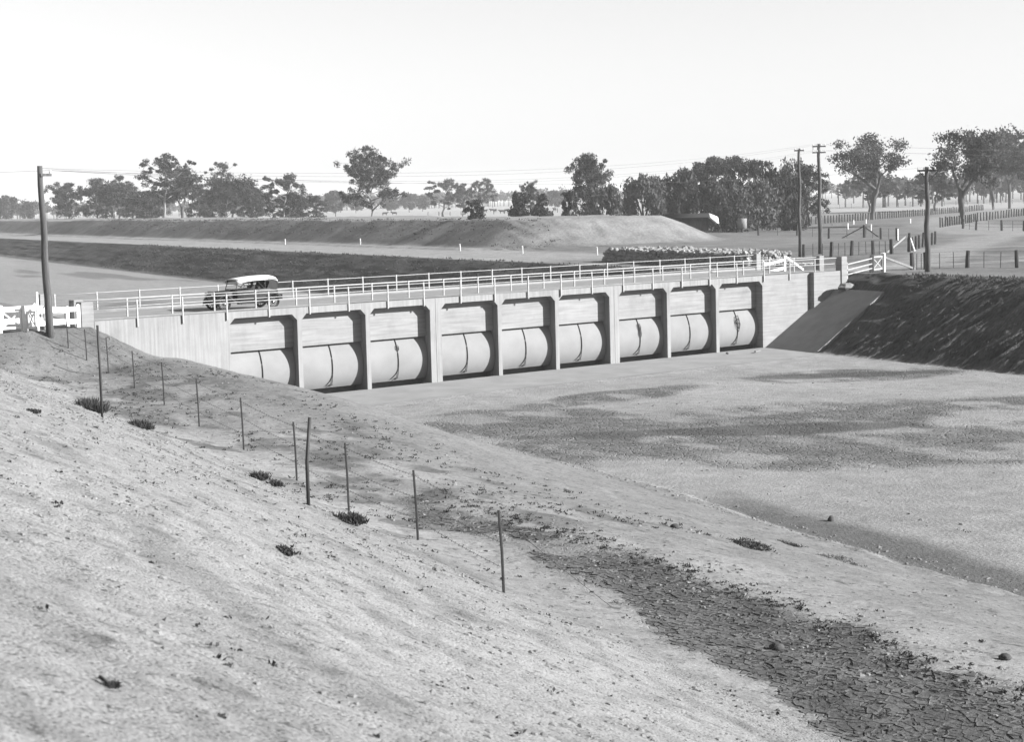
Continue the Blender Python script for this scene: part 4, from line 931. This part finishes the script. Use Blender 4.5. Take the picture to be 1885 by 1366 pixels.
def gum(seed, h, width, fork=.3, stems=1, clump=.10, per=105, leaf=.30, lean=0.0, sparse=1.0, top=1.0, bark='bark', lm='leaf', low=.25):
    """trunk, rising limbs, leaf clumps at their ends"""
    rs = random.Random(seed); t = MB(); cl = []; tips = []
    def limb(p, d, L, r, depth):
        pts = [Vector(p)]; rr = [r]; dd = Vector(d).normalized(); n = 4
        for k in range(n):
            dd = (dd + Vector((rs.uniform(-.22, .22), rs.uniform(-.22, .22), rs.uniform(-.05, .16)))).normalized()
            pts.append(pts[-1] + dd*(L/n)); rr.append(r*(1-.42*(k+1)/n))
        t.tube(pts, rr, 7 if depth > 1 else 5, cap=False)
        if depth == 0: tips.append(pts[-1]); return
        m = rs.choice((2, 3, 3)) if depth > 1 else rs.choice((2, 3))
        a0 = rs.uniform(0, 6.28)
        for q in range(m):
            az_ = a0 + q*6.28/m + rs.uniform(-.5, .5); sp = rs.uniform(.45, .95)
            side = Vector((math.cos(az_), math.sin(az_), rs.uniform(-.1, .35)))
            st_ = pts[-1] if q < 2 else pts[-2]
            limb(st_, dd*(1-sp*.55) + side*sp*.75, L*rs.uniform(.58, .82), rr[-1]*rs.uniform(.62, .8), depth-1)
        if depth == 1: tips.append(pts[-1]); tips.append(pts[-2])
        if depth == 2: tips.append(pts[-1] + Vector((rs.uniform(-1, 1), rs.uniform(-1, 1), rs.uniform(-.2, .6))))
    for s_ in range(stems):
        az_ = rs.uniform(0, 6.28); b0 = Vector((.25*math.cos(az_)*(stems > 1), .25*math.sin(az_)*(stems > 1), -.4))
        d0 = Vector((lean + .35*math.cos(az_)*(stems > 1), .35*math.sin(az_)*(stems > 1), 1))
        limb(b0, d0, h*fork*.8, h*.018/math.sqrt(stems), 3)
    T_ = np.array([tuple(p) for p in tips]); 
    hi = T_[:, 2].max(); ctr = T_[:, :2].mean(0); ext = np.percentile(np.hypot(T_[:, 0]-ctr[0], T_[:, 1]-ctr[1]), 88)
    cr = clump*h
    kz = (h-cr*.8)/hi; kx = max(.5, (width/2-cr*.7))/max(ext, .1)
    def fit(p):
        w_ = min(1, max(0, p[2]/(hi*.35))); k = 1*(1-w_) + kx*w_
        return ((p[0]-ctr[0]*w_*.6)*k, (p[1]-ctr[1]*w_*.6)*k, p[2]*kz if p[2] > 0 else p[2])
    t.v = [fit(p) for p in t.v]
    for p in tips:
        if rs.random() > sparse: continue
        x, y, z = fit(p)
        if z < low*h: continue
        r = cr*rs.uniform(.8, 1.45)
        cl.append((x, y, z, r*1.15, r*1.15, r*.75))
    return t.mesh('trunk', bark, True), leaves_mesh('crown', leaf_cloud(cl, per, leaf, seed, .25), lm)
def leader(seed, h, width, bare=.28, limbs=12, clump=.085, per=105, leaf=.175, bark='bark', lm='leaf', lean=0.0, crown=.5, gap=.85, trunk=.016):
    """one main trunk with limbs at many heights; leaf masses with sky between them. crown = height of the widest part"""
    rs = random.Random(seed); t = MB(); cl = []; n = 9; tp = []; x = y = 0.0
    for k in range(n+1):
        f = k/n; tp.append(Vector((x + lean*h*f*f, y, -.4 if k == 0 else h*.9*f))); x += rs.uniform(-.025, .025)*h; y += rs.uniform(-.025, .025)*h
    t.tube(tp, [h*trunk*(1.25 if k == 0 else 1-.8*(k/n)) for k in range(n+1)], 8)
    def at(f): q = f*n; i = min(int(q), n-1); return tp[i].lerp(tp[i+1], q-i)
    for q in range(limbs):
        f = bare*.9 + (1.0-bare*.9)*((q+rs.random()*.8)/limbs); f = min(f, .99); p = at(f*.92); az_ = q*2.4 + rs.uniform(-.6, .6)
        hz_ = (bare + (1-bare)*(q/limbs)); env = max(.22, 1-abs((hz_-crown)/(1-crown if hz_ > crown else crown*1.25))**1.6)
        R_ = width/2*env*rs.uniform(.55, 1.05); up = rs.uniform(.25, .75)*R_ + .04*h
        e = p + Vector((R_*math.cos(az_), R_*math.sin(az_), up)); m_ = p.lerp(e, .5) + Vector((rs.uniform(-.04, .04)*h, rs.uniform(-.04, .04)*h, -.02*h))
        r0 = h*.009*(1.3-f*.6); t.tube([p, m_, e], [r0, r0*.7, r0*.35], 5, cap=False)
        for c_ in range(rs.choice((6, 7, 8, 9))):
            g_ = rs.uniform(.5, 1.1); pp = p.lerp(e, g_) + Vector((rs.gauss(0, .06)*h, rs.gauss(0, .06)*h, rs.gauss(.0, .045)*h)); r = clump*h*rs.uniform(.35, .95)
            if rs.random() < gap and pp.z + r*.7 < h*1.01: cl.append((pp.x, pp.y, pp.z, r*1.0, r*1.0, r*.95)); t.tube([m_.lerp(e, .5), pp], [r0*.35, r0*.15], 4, cap=False)
    for k in range(4): r = clump*h*rs.uniform(.7, 1.2); cl.append((tp[-1].x + rs.gauss(0, .05)*h, tp[-1].y + rs.gauss(0, .05)*h, h-r*rs.uniform(.8, 1.8), r, r, r*.8))
    return t.mesh('trunk', bark, True), leaves_mesh('crown', leaf_cloud(cl, per, leaf, seed, .3), lm)
def bushy(seed, h, width, n=34, per=130, leaf=.24, lm='leafp', droop=1.2, stems=3):
    """dense crown down to the ground, hanging foliage"""
    rs = random.Random(seed); t = MB(); cl = []
    for k in range(stems):
        a = 6.28*k/stems + rs.random(); t.tube([(.15*math.cos(a), .15*math.sin(a), -.3), (.4*math.cos(a), .4*math.sin(a), h*.3), (width*.2*math.cos(a), width*.2*math.sin(a), h*.72)], [h*.022, h*.018, h*.008], 6)
    for k in range(n):
        z = rs.uniform(.12, .93)*h; w_ = width/2*math.sqrt(max(.12, 1-((z/h-.42)/.62)**2)); a = rs.uniform(0, 6.28); q = w_*math.sqrt(rs.uniform(.15, 1))*.82; r = h*.105*rs.uniform(.75, 1.35)
        cl.append((q*math.cos(a), q*math.sin(a), z, r*1.05, r*1.05, r*1.15))
    return t.mesh('trunk', 'bark', True), leaves_mesh('crown', leaf_cloud(cl, per, leaf, seed, droop, 1.25), lm)
PT = {'g1': leader(101, 14, 10, .24, 15, .075), 'g2': leader(102, 14, 8, .20, 15, .08, gap=.9), 'g3': leader(103, 14, 9, .34, 13, .068, gap=.75, bark='palebark', crown=.62), 'g4': leader(104, 14, 7, .26, 14, .07, lean=.05), 'g5': leader(105, 13, 12, .2, 18, .085, gap=.9, crown=.45),
      'g6': leader(106, 17, 6, .35, 13, .06, gap=.75, crown=.8), 'g7': leader(107, 12, 8, .25, 13, .07, gap=.65, lean=.12, bark='palebark', crown=.65), 'big': leader(108, 17.5, 13.4, .27, 27, .066, per=115, leaf=.17, bark='palebark', crown=.42, gap=.88, trunk=.013),
      'dome': leader(109, 10, 10, .18, 14, .17, per=80, leaf=.34, lm='leaff', crown=.55, gap=.95), 'flat': leader(110, 11, 10, .5, 16, .085, crown=.82), 'tall': leader(111, 13.5, 9, .2, 19, .078, per=115, leaf=.17, bark='palebark', crown=.45, gap=.82, trunk=.012),
      'fork': gum(112, 16.3, 12.5, .17, 1, .085, per=170, leaf=.21, lean=-.25, low=.15), 'fork2': gum(113, 15, 10.5, .18, 1, .095, per=180, leaf=.21, lean=.1, low=.18), 'g8': gum(114, 13, 11, .24, 2, .12, per=130, low=.2), 'g9': gum(115, 14, 9, .22, 1, .11, per=120, low=.2),
      'b1': bushy(121, 7, 7), 'b2': bushy(122, 9, 8, 46, lm='leafp'), 'b3': bushy(123, 9, 7, 44, lm='leafd'), 'b4': bushy(124, 6.5, 6.5, 30, lm='leafd', droop=.6), 'b5': bushy(125, 10, 8, 50, lm='leafp', droop=1.6)}
BASE = {'g8': (13, 11), 'g9': (14, 9), 'g1': (14, 10), 'g2': (14, 8), 'g3': (14, 9), 'g4': (14, 7), 'g5': (13, 12), 'g6': (17, 6), 'g7': (12, 8), 'big': (17.5, 12.6), 'dome': (10, 10), 'flat': (11, 10), 'tall': (13.5, 9), 'fork': (16.3, 12.5), 'fork2': (15, 10.5), 'b1': (7, 7), 'b2': (9, 8), 'b3': (9, 7), 'b4': (6.5, 6.5), 'b5': (10, 8)}
GL = 'gum woodland behind the upstream embankment'; GR_ = 'grove beside the hut'; GF = 'scattered trees in the far field'; GB = 'big gums along the road on the right'
TR = [('dome', 319.5, 670.1, 12.3, 11, 'round-topped far tree at the extreme left edge', GF), ('dome', 349.8, 710.2, 9.8, 9, 'small low far tree just left of the near pole', GF),
 ('g5', 223.9, 434, 13.8, 15, 'broad dark gum immediately right of the near pole', GL), ('g2', 211.7, 391.4, 14.3, 9.5, 'second gum right of the near pole, upright and dark', GL), ('g4', 225.4, 406.1, 15.3, 9.5, 'slim tall gum between the broad gum by the pole and the open twin gums', GL),
 ('g2', 239.2, 420.7, 12.6, 8, 'small dark gum in the gap before the open-crowned twin gums', GL), ('g3', 178.4, 300.7, 14.9, 11.5, 'left one of the two open-crowned gums with visible forked trunks', GL), ('g9', 186.9, 306.6, 14.6, 9.5, 'right one of the two open-crowned gums with visible forked trunks', GL),
 ('g2', 222.3, 355.6, 12.1, 8, 'low dark gum right of the open twin gums', GL), ('g6', 236.5, 369.9, 17.9, 7, 'tallest thin gum in the left woodland with a tufted top', GL), ('g8', 212.2, 324.5, 13.3, 11.5, 'wide gum in front of the tall thin tufted gum', GL),
 ('g5', 233.4, 345.9, 10.3, 10, 'low bushy gum left of the ragged leaning gum', GL), ('g7', 193.4, 274.4, 12.5, 10, 'ragged leaning gum with gaps in its crown at the woodland end', GL), ('g5', 213.2, 297.1, 8.7, 8.5, 'low gum directly right of the ragged leaning gum', GL), ('g2', 233.1, 319.7, 8, 6.5, 'last small gum at the right end of the left woodland', GL),
 ('dome', 425.4, 578.1, 10.9, 12.5, 'rounded tree alone in the far field left of the lone tall gum', GF), ('dome', 551.1, 734.9, 9.1, 10, 'tiny rounded tree seen just left of the lone tall gum trunk', GF),
 ('big', 196.6, 245, 17.7, 13.4, 'lone tall gum with a clear pale trunk above the embankment', None),
 ('dome', 565.3, 722.5, 7.7, 12, 'low far tree just right of the lone tall gum', GF), ('dome', 541.7, 676.5, 9.6, 10, 'round ball-shaped far tree between the lone gum and the middle clump of three', GF), ('dome', 578, 711.5, 8.5, 10, 'small far tree left of the clump of three gums in the middle', GF),
 ('g7', 365.5, 430.7, 13.1, 14, 'dark leaning gum at the left of the middle clump', None), ('g5', 370.6, 426.2, 11.6, 10, 'squat gum in the centre of the middle clump', None), ('g3', 356.5, 398.6, 12.8, 10, 'open airy gum at the right of the middle clump', None),
 ('b4', 110, 107, 2.6, 2.9, 'small round shrub on the embankment crest', None), ('g1', 235.5, 237.8, 9.6, 6, 'small tree top rising over the wide bush on the embankment', None), ('b4', 155.4, 147.8, 6.6, 8.4, 'wide dark bush left of the tall airy gum', None),
 ('dome', 563.8, 590.8, 9, 11, 'far domed tree between the wide bush and the tall airy gum', GF), ('tall', 183, 163.7, 13.8, 9.6, 'tall airy gum standing left of the dense grove', None), ('b4', 133, 114.1, 4.6, 2.6, 'little ragged shrub at the foot of the tall airy gum', None), ('b1', 157.5, 132.7, 7.3, 7.2, 'round weeping tree at the left end of the dense grove', GR_),
 ('b2', 169.2, 135.8, 8.8, 8.4, 'second weeping tree from the left in the dense grove', GR_), ('b3', 180.4, 139.4, 10, 8.8, 'third tree from the left in the dense grove, darker', GR_), ('flat', 207, 156.2, 12.2, 12.5, 'flat-topped gum with clumpy tufts above the grove', GR_),
 ('b2', 161.1, 109.6, 6.7, 7.4, 'drooping tree in the grove front directly right of the hut', GR_), ('b5', 167.7, 110.6, 7.8, 8, 'large drooping tree at the grove front, left of the tall poles', GR_), ('flat', 198, 142, 12, 10, 'second flat-topped gum behind the drooping grove front', GR_),
 ('b3', 185, 122.1, 9.8, 7, 'dark upright tree at the back of the grove near the poles', GR_), ('b5', 210.2, 140.1, 11.3, 7.6, 'tall tree behind the thinner of the two tall poles', GR_), ('g2', 194.9, 123, 10.4, 7.2, 'dark gum seen between and right of the two tall poles', GR_), ('b1', 164.3, 100.2, 5, 4.4, 'small pale weeping tree at the foot of the tall poles', GR_),
 ('b3', 182.5, 131.5, 8.4, 7.4, 'dark tree at the grove front just behind the hut', GR_), ('b4', 196, 150, 9, 8, 'dark filling tree deep in the middle of the grove', GR_),
 ('fork', 239.3, 145.1, 16.4, 13.6, 'big spreading gum leaning left, right of the tall poles', GB), ('g1', 337.7, 223.7, 12.6, 11, 'second gum trunk standing behind the big leaning gum', GB), ('g4', 336, 202, 10.6, 9.5, 'smaller gum showing left of the right bank pole top', GB),
 ('fork2', 194.8, 93.1, 14.4, 11, 'great forked gum by the road, right of the bank pole', GB), ('g8', 345.8, 192.8, 19.2, 15, 'wide gum behind and right of the great forked gum', GB), ('g9', 360.3, 197.4, 20.5, 13, 'tall gum with drooping shrub next to the right edge', GB), ('g3', 319.8, 163.9, 18.4, 13, 'gum cut by the right edge of the view', GB)]
TR += [('g5', 262, 450, 11, 13, 'low dark gum filling the gap behind the slim tall gum', GL), ('g2', 205, 352, 10.5, 9, 'leafy low gum between the upright dark gum and the open twin gums', GL), ('g5', 243, 385, 10, 12, 'dark low gum seen under the crowns of the open twin gums', GL),
 ('g1', 205, 316, 10.5, 9, 'shorter leafy gum tucked right beside the open twin gums', GL), ('g5', 226, 336, 9.5, 11, 'broad low gum at the foot of the tall thin tufted gum', GL), ('g2', 222, 316, 8.5, 7, 'small leafy gum between the wide gum and the ragged leaning gum', GL), ('g8', 205, 372, 12, 11, 'spreading gum overlapping the broad gum right of the near pole', GL)]
rs = random.Random(5)
for kd, x, y, h, wd, lb, gp in TR:
    bh, bw = BASE[kd]; z = gz(x, y); e = empty('gum_tree' if kd[0] != 'b' or kd == 'big' else ('weeping_tree' if h > 3.5 else 'shrub'), (x, y, z), rs.uniform(0, 6.28) if kd not in ('fork', 'fork2', 'big', 'g7') else rs.uniform(-.3, .3) + A1, lb, 'shrub' if h < 3.5 else 'tree', gp)
    sx = wd/bw*(1.15 if gp == GL else 1.05); sz = h/bh*1.02; e.scale = (sx, sx, sz)
    link('trunk', PT[kd][0], e); link('crown', PT[kd][1], e)
# far belts of trees that read as one mass
g = np.random.default_rng(9); cl = []; tk_ = MB()
def belt(x0, y0, x1, y1, n, h0, h1, depth):
    for k in range(n):
        f = g.random(); h = g.uniform(h0, h1); x = x0+(x1-x0)*f + g.normal()*depth*.3; y = y0+(y1-y0)*f + g.normal()*depth; r = h*g.uniform(.35, .6)
        for q in range(4): cl.append((x+g.normal()*r*.5, y+g.normal()*r*.5, 4+h*g.uniform(.42, .85), r*.62, r*.62, h*.2))
        tk_.tube([(x, y, 3.8), (x, y, 4+h*.6)], [.3, .15], 4)
belt(560, 330, 900, 360, 150, 9, 17, 45); belt(760, 1150, 1050, 1000, 160, 9, 15, 60); belt(330, 900, 760, 1150, 150, 8, 13, 50); belt(1000, 980, 1200, 500, 150, 10, 16, 60); belt(430, 290, 560, 330, 26, 8, 13, 14)
tw = empty('far_woodland', (0, 0, 0)); tag(tw, 'hazy belt of far trees along the whole horizon', 'trees', None, 'stuff')
lv = link('foliage', leaves_mesh('far_foliage', leaf_cloud(cl, 34, 1.0, 77), 'leaff'), tw); lv['kind'] = 'stuff'
tr_ = tk_.build('trunks', 'bark', tw); tr_['kind'] = 'stuff'

# ---------------------------------------------------------------- shrubs and weeds on the near banks
def tuft(seed, n, r, h, material, blade=.05, lean=.6):
    g = np.random.default_rng(seed); p = g.normal(size=(n, 3))*[r*.45, r*.45, 0]; a = g.normal(size=(n, 3))*lean; a[:, 2] = 1; a /= np.linalg.norm(a, axis=1)[:, None]
    L = h*(.45+.6*g.random(n))[:, None]; b = np.cross(a, g.normal(size=(n, 3))); b /= np.linalg.norm(b, axis=1)[:, None]; b *= blade*(.6+.6*g.random(n))[:, None]
    q = np.stack([p-b*.3, p+a*L*.55-b, p+a*L, p+a*L*.5+b], 1).reshape(-1, 3)
    return q.astype(np.float32)
def bush_mesh(seed, n, rx, ry, h, tr=.12):
    g = np.random.default_rng(seed); qs = []
    for k in range(n):
        c = np.array([g.uniform(-rx, rx), g.uniform(-ry, ry), 0]); qs.append(tuft(seed*50+k, 20, tr, h*g.uniform(.5, 1.1), 'weed', .016*tr/.12, .7) + c.astype(np.float32))
    return np.concatenate(qs)
SH = [(-15.75, -24.6, 1.3, .28, .42, 'long dark bush at the foot of the tallest stake'), (-17.3, -30.4, .7, .2, .26, 'low dark weed clump right of the long bush'), (-19.9, -40.4, .26, .14, .26, 'small spiky weed between the two thick stakes'), (-20.35, -41.8, .15, .1, .2, 'tiny spiky weed above the leaning stake'),
      (-22.45, -47.6, .45, .18, .26, 'low spiky bush on the bank edge below the row of stakes'), (-13.05, -49.66, .75, .38, .08, 'flat dark weed mat on the pale berm'), (-8.02, -46.59, .5, .15, .05, 'small dark scrap of weed right of the flat mat'),
      (-30.7, -57.6, .32, .05, .07, 'dark streak of dead weed halfway down the spoil bank'), (-38.59, -67.5, .05, .04, .05, 'small dark tuft low on the spoil bank near the left corner'), (-26.45, -42.14, .3, .1, .08, 'small dark weed high at the left on the spoil bank')]
for k, (x, y, rx, ry, h, lb) in enumerate(SH):
    s_ = empty('shrub', (x, y, gz(x, y)), math.radians(68), lb, 'shrub')
    link('foliage', leaves_mesh('shrub_foliage', bush_mesh(300+k, int(12+120*rx*ry+40*rx), rx, ry, h, .12 if rx > .12 else .03), 'weed'), s_)
    MB().tube([(0, 0, -.1), (.05, .02, h*.4), (.15, .05, h*.7)], .015, 5).build('stem', 'bark', s_)
s_ = empty('grass_clump', (-8.84, -49.02, gz(-8.84, -49.02)), math.radians(60), 'pale dry grass clump on the edge above the channel bed', 'grass')
link('blades', leaves_mesh('grass_blades', np.concatenate([tuft(900+k, 26, .16, .08, '', .008, 1.3) + np.array([random.uniform(-1, 1), random.uniform(-.3, .3), -.02], dtype=np.float32) for k in range(40)]), 'drygrass'), s_)
# scattered weeds on the berm and spoil bank: ground cover
g = np.random.default_rng(4); qs = []
def scatter(n, s0, s1, t0, t1, h, seed, nb=9, dens=None, r=.10):
    s = g.uniform(s0, s1, n); t = g.uniform(t0, t1, n); keep = np.ones(n, bool) if dens is None else g.random(n) < dens(s, t)
    s, t = s[keep], t[keep]; z = H(s, t); x, y = to_xy(s, t)
    for k in range(len(s)):
        qs.append(tuft(seed+k % 40, nb, r, h*g.uniform(.4, 1.3), '', .018, 1.1)*np.float32(1) + np.array([x[k], y[k], z[k]-.01], dtype=np.float32))
scatter(3200, -52, -2, -7.4, 1.5, .10, 400, 8, lambda s, t: np.clip(.25 + .9*fbm(s*.35, t*.5, 78, 3), .02, 1))
scatter(900, -72, -44, -8.0, -2.2, .07, 500, 9, lambda s, t: np.where(trough(s, t) > .5, .25, .15))
scatter(2600, -76, -47, -6.2, -1.8, .08, 600, 9, lambda s, t: np.exp(-((t - np.interp(s, [-76, -67, -60, -52, -47], [-5.0, -4.5, -3.7, -3.7, -4.2]))/.42)**2))
scatter(260, -48, -4, 9.5, 41, .05, 760, 9, lambda s, t: .25 + .75*sm(.0, .4, fbm(s*.2, t*.3, 120, 3)), .16)
scatter(6000, -82, -12, -19, -7.6, .05, 700, 7, lambda s, t: sm(.25, .6, fbm(s*.45+t*.15, t*2.4, 110, 3)) + .03, .06)
o = leaves_mesh('weeds', np.concatenate(qs), 'weed'); o = link('weeds', o); tag(o, 'low dark weeds scattered over the berm and bank', 'weeds', None, 'stuff')
# taller grass on the right bank
qs = []
def scat2(n, s0, s1, t0, t1, h, nb, bl, r):
    s = g.uniform(s0, s1, n); t = g.uniform(t0, t1, n); x, y = to_xy(s, t); k0 = ~((x > 40) & (y > -5.5) & (y < 14)); s, t, x, y = s[k0], t[k0], x[k0], y[k0]; z = H(s, t)
    for k in range(len(s)): qs.append(tuft(800+k % 50, nb, r, h*g.uniform(.5, 1.2), '', bl, .8) + np.array([x[k], y[k], z[k]-.02], dtype=np.float32))
scat2(900, -45, 6, 43.2, 51.6, .18, 7, .025, .2); scat2(700, -30, 9, 50.2, 52.2, .32, 8, .03, .2); scat2(1600, 20, 200, 43.5, 51.5, .30, 6, .05, .35); scat2(1200, 105, 320, 69, 76, .30, 6, .06, .4)
o = link('bank_grass', leaves_mesh('bank_grass', np.concatenate(qs), 'weed2')); tag(o, 'coarse dark grass growing on the right hand channel banks', 'grass', None, 'stuff')

# ---------------------------------------------------------------- clods of earth, stones, rubble
cv = []; cf = []
ic = [lumpy(1, 40+k, .62, 5, 4, .30) for k in range(6)]
def clods(n, s0, s1, t0, t1, r0, r1, dens=None):
    s = g.uniform(s0, s1, n); t = g.uniform(t0, t1, n)
    if dens is not None: k0 = g.random(n) < dens(s, t); s, t = s[k0], t[k0]
    z = H(s, t); x, y = to_xy(s, t)
    for k in range(len(s)):
        r = r0 + (r1-r0)*g.random()**3; b = ic[k % 6]; o_ = len(cv); a = g.uniform(0, 6.28); ca, sa = math.cos(a)*r, math.sin(a)*r
        cv.extend((x[k]+p[0]*ca-p[1]*sa, y[k]+p[0]*sa+p[1]*ca, z[k]+p[2]*r*.9) for p in b.v); cf.extend(tuple(i+o_ for i in q) for q in b.f)
clods(24000, -81, -36, -18.5, -7.6, .006, .055, lambda s, t: .12 + .9*sm(.05, .5, fbm(s*.5+t*.15, t*1.6, 112, 3))); clods(1600, -50, -4, -13, -7.2, .015, .08); clods(1100, -60, -2, -7.6, 2.5, .015, .07); clods(1800, -62, -4, 7.2, 8.8, .015, .07); clods(1500, -46, -6, 9, 41, .015, .08, lambda s, t: .1 + .9*sm(.0, .45, fbm(s*.25, t*.3, 121, 3)))
clods(600, -8, 1, 2.2, 7.2, .02, .07); clods(900, -74, -46, -5.6, -2.6, .015, .06)
cv2, cf2 = cv, cf; cv = []; cf = []
clods(5200, -75, -46, -8.6, -2.6, .012, .055, lambda s, t: .75*trough(s, t))
o = MB(); o.v = cv; o.f = cf; o = o.build('mud_crumbs', 'mud', None); tag(o, 'dark crumbs of dried mud lying on the cracked strip', 'mud', None, 'stuff')
cv, cf = cv2, cf2
o = MB(); o.v = cv; o.f = cf; o = o.build('clods', 'clod', None); tag(o, 'small clods of earth strewn over the banks', 'clods', None, 'stuff')
for k, (x, y, r, fl, lb) in enumerate(((-20.25, -61.45, .10, .6, 'single dark stone beside the mud strip near the right edge'), (-12.75, -47.22, .12, .6, 'lone clod left of the flat dark weed mat'), (-1.56, -42.69, .10, 1.3, 'small dark stump on the pale channel bed'), (-22.27, -58.66, .12, .6, 'lump of mud among the cracked plates'))):
    o = lumpy(r, 70+k, fl, 9, 7, .18).build('stone', 'darkclod', None, True); o.location = (x, y, gz(x, y)+r*.3); tag(o, lb, 'stone')
for k, (x, y, z, sx, sy, sz, rz, lb) in enumerate(((50.6, -1.25, 3.45, 1.0, .55, .30, .3, 'dark block of broken ground overhanging the lining beside the wall end'), (52.4, -2.1, 3.72, .8, .45, .22, .1, 'pale broken slab on the bank top beside the right pillar'), (51.9, -3.3, 3.35, .75, .4, .22, -.3, 'pale rubble lump at the top of the concrete lining'), (54.0, -2.9, 3.95, 1.2, .4, .16, .2, 'long flat slab lying along the bank top near the field gate'))):
    b = lumpy(1, 90+k, 1, 9, 7, .16); b.v = [(p[0]*sx, p[1]*sy, p[2]*sz) for p in b.v]; o = b.build('rubble_block', 'rubble', None); o.location = (x, y, z); o.rotation_euler = (0, .1, rz); tag(o, lb, 'rubble')
o = MB().bar((0, 0, 0), (.55, .1, .04), .14, .06).build('timber_offcut', 'greywood', None); o.location = (40.6, -2.2, .09); tag(o, 'short timber offcut lying on the apron by the rightmost gate', 'timber')
o = lumpy(.10, 66, .6).build('stone', 'darkiron', None); o.location = (38.8, -1.6, .09); tag(o, 'dark lump on the apron below the rightmost gate cable', 'stone')

# ---------------------------------------------------------------- cracked mud plates in the wet strip
cell = .135; pts = []; rs = random.Random(12)
for a in np.arange(-76, -46, cell):
    for b in np.arange(-9.0, -2.4, cell*.95):
        if rs.random() < .8: pts.append((a + rs.uniform(-.07, .07), b + rs.uniform(-.065, .065)))
vo, ed, fa = delaunay_2d_cdt([Vector(p) for p in pts], [], [], 0, 1e-6)[:3]
nb = {}
cc = []
for q in fa:
    (ax, ay), (bx, by), (cx, cy) = [tuple(vo[k]) for k in q]; D_ = 2*(ax*(by-cy)+bx*(cy-ay)+cx*(ay-by))
    if abs(D_) < 1e-9: cc.append(None); continue
    cc.append((((ax*ax+ay*ay)*(by-cy)+(bx*bx+by*by)*(cy-ay)+(cx*cx+cy*cy)*(ay-by))/D_, ((ax*ax+ay*ay)*(cx-bx)+(bx*bx+by*by)*(ax-cx)+(cx*cx+cy*cy)*(bx-ax))/D_))
for n_, q in enumerate(fa):
    for k in q: nb.setdefault(k, []).append(n_)
plates = []
for k, fs in nb.items():
    c = vo[k]; poly = [cc[n_] for n_ in fs if cc[n_]]
    if len(poly) < 4: continue
    if max(math.hypot(p[0]-c[0], p[1]-c[1]) for p in poly) > .42: continue
    w_ = float(trough(np.array(c[0]), np.array(c[1])))
    if w_ < .5 or rs.random() > w_: continue
    poly.sort(key=lambda p: math.atan2(p[1]-c[1], p[0]-c[0])); plates.append((math.hypot(c[0]+87, c[1]+21.4), c, poly))
plates.sort(key=lambda p: p[0])
def plate(c, poly, seed):
    rr = random.Random(seed); k = rr.uniform(.92, .99); th = rr.uniform(.001, .016); cx, cy = to_xy(c[0], c[1]); P = [to_xy(c[0]+(p[0]-c[0])*k, c[1]+(p[1]-c[1])*k) for p in poly]
    z0 = gz(cx, cy); zs = [gz(x, y) for x, y in P]; n = len(P); tl_ = rr.uniform(-.006, .012)
    vs = [(x-cx, y-cy, z-z0-.04) for (x, y), z in zip(P, zs)] + [(x-cx, y-cy, z-z0+th+tl_*rr.random()) for (x, y), z in zip(P, zs)] + [((x-cx)*.8, (y-cy)*.8, (z-z0)*.8+th-.004) for (x, y), z in zip(P, zs)] + [(0, 0, th-.006)]
    fs = []
    for i in range(n):
        j = (i+1) % n; fs += [(i, j, n+j, n+i), (n+i, n+j, 2*n+j, 2*n+i), (2*n+i, 2*n+j, 3*n)]
    return (cx, cy, z0), vs, fs
rest = MB()
for i, (d_, c, poly) in enumerate(plates):
    l_, vs, fs = plate(c, poly, i)
    if i < 290: o = MB().add(vs, fs).build('mud_plate', 'mud', berm); o.location = l_
    else: rest.add([(a+l_[0], b+l_[1], e_+l_[2]) for a, b, e_ in vs], fs)
if rest.v: o = rest.build('mud_plates', 'mud', berm); o['kind'] = 'stuff'

# ---------------------------------------------------------------- air: thin summer haze
hz = bpy.data.materials.new('haze'); hz.use_nodes = True; t = hz.node_tree; t.nodes.clear()
ou = t.nodes.new('ShaderNodeOutputMaterial'); vp = t.nodes.new('ShaderNodeVolumePrincipled'); vp.inputs['Color'].default_value = (.95, .95, .95, 1); vp.inputs['Density'].default_value = .00019; vp.inputs['Anisotropy'].default_value = .0
t.links.new(vp.outputs[0], ou.inputs['Volume'])
HB = MB().box(-9800, 9800, -9800, 9800, -2.0, 30.0); hm = HB.mesh('haze', hz); hb = link('haze', hm); hb.rotation_euler = (0, 0, -A)
tag(hb, 'thin pale haze lying over the whole plain', 'haze', None, 'stuff')
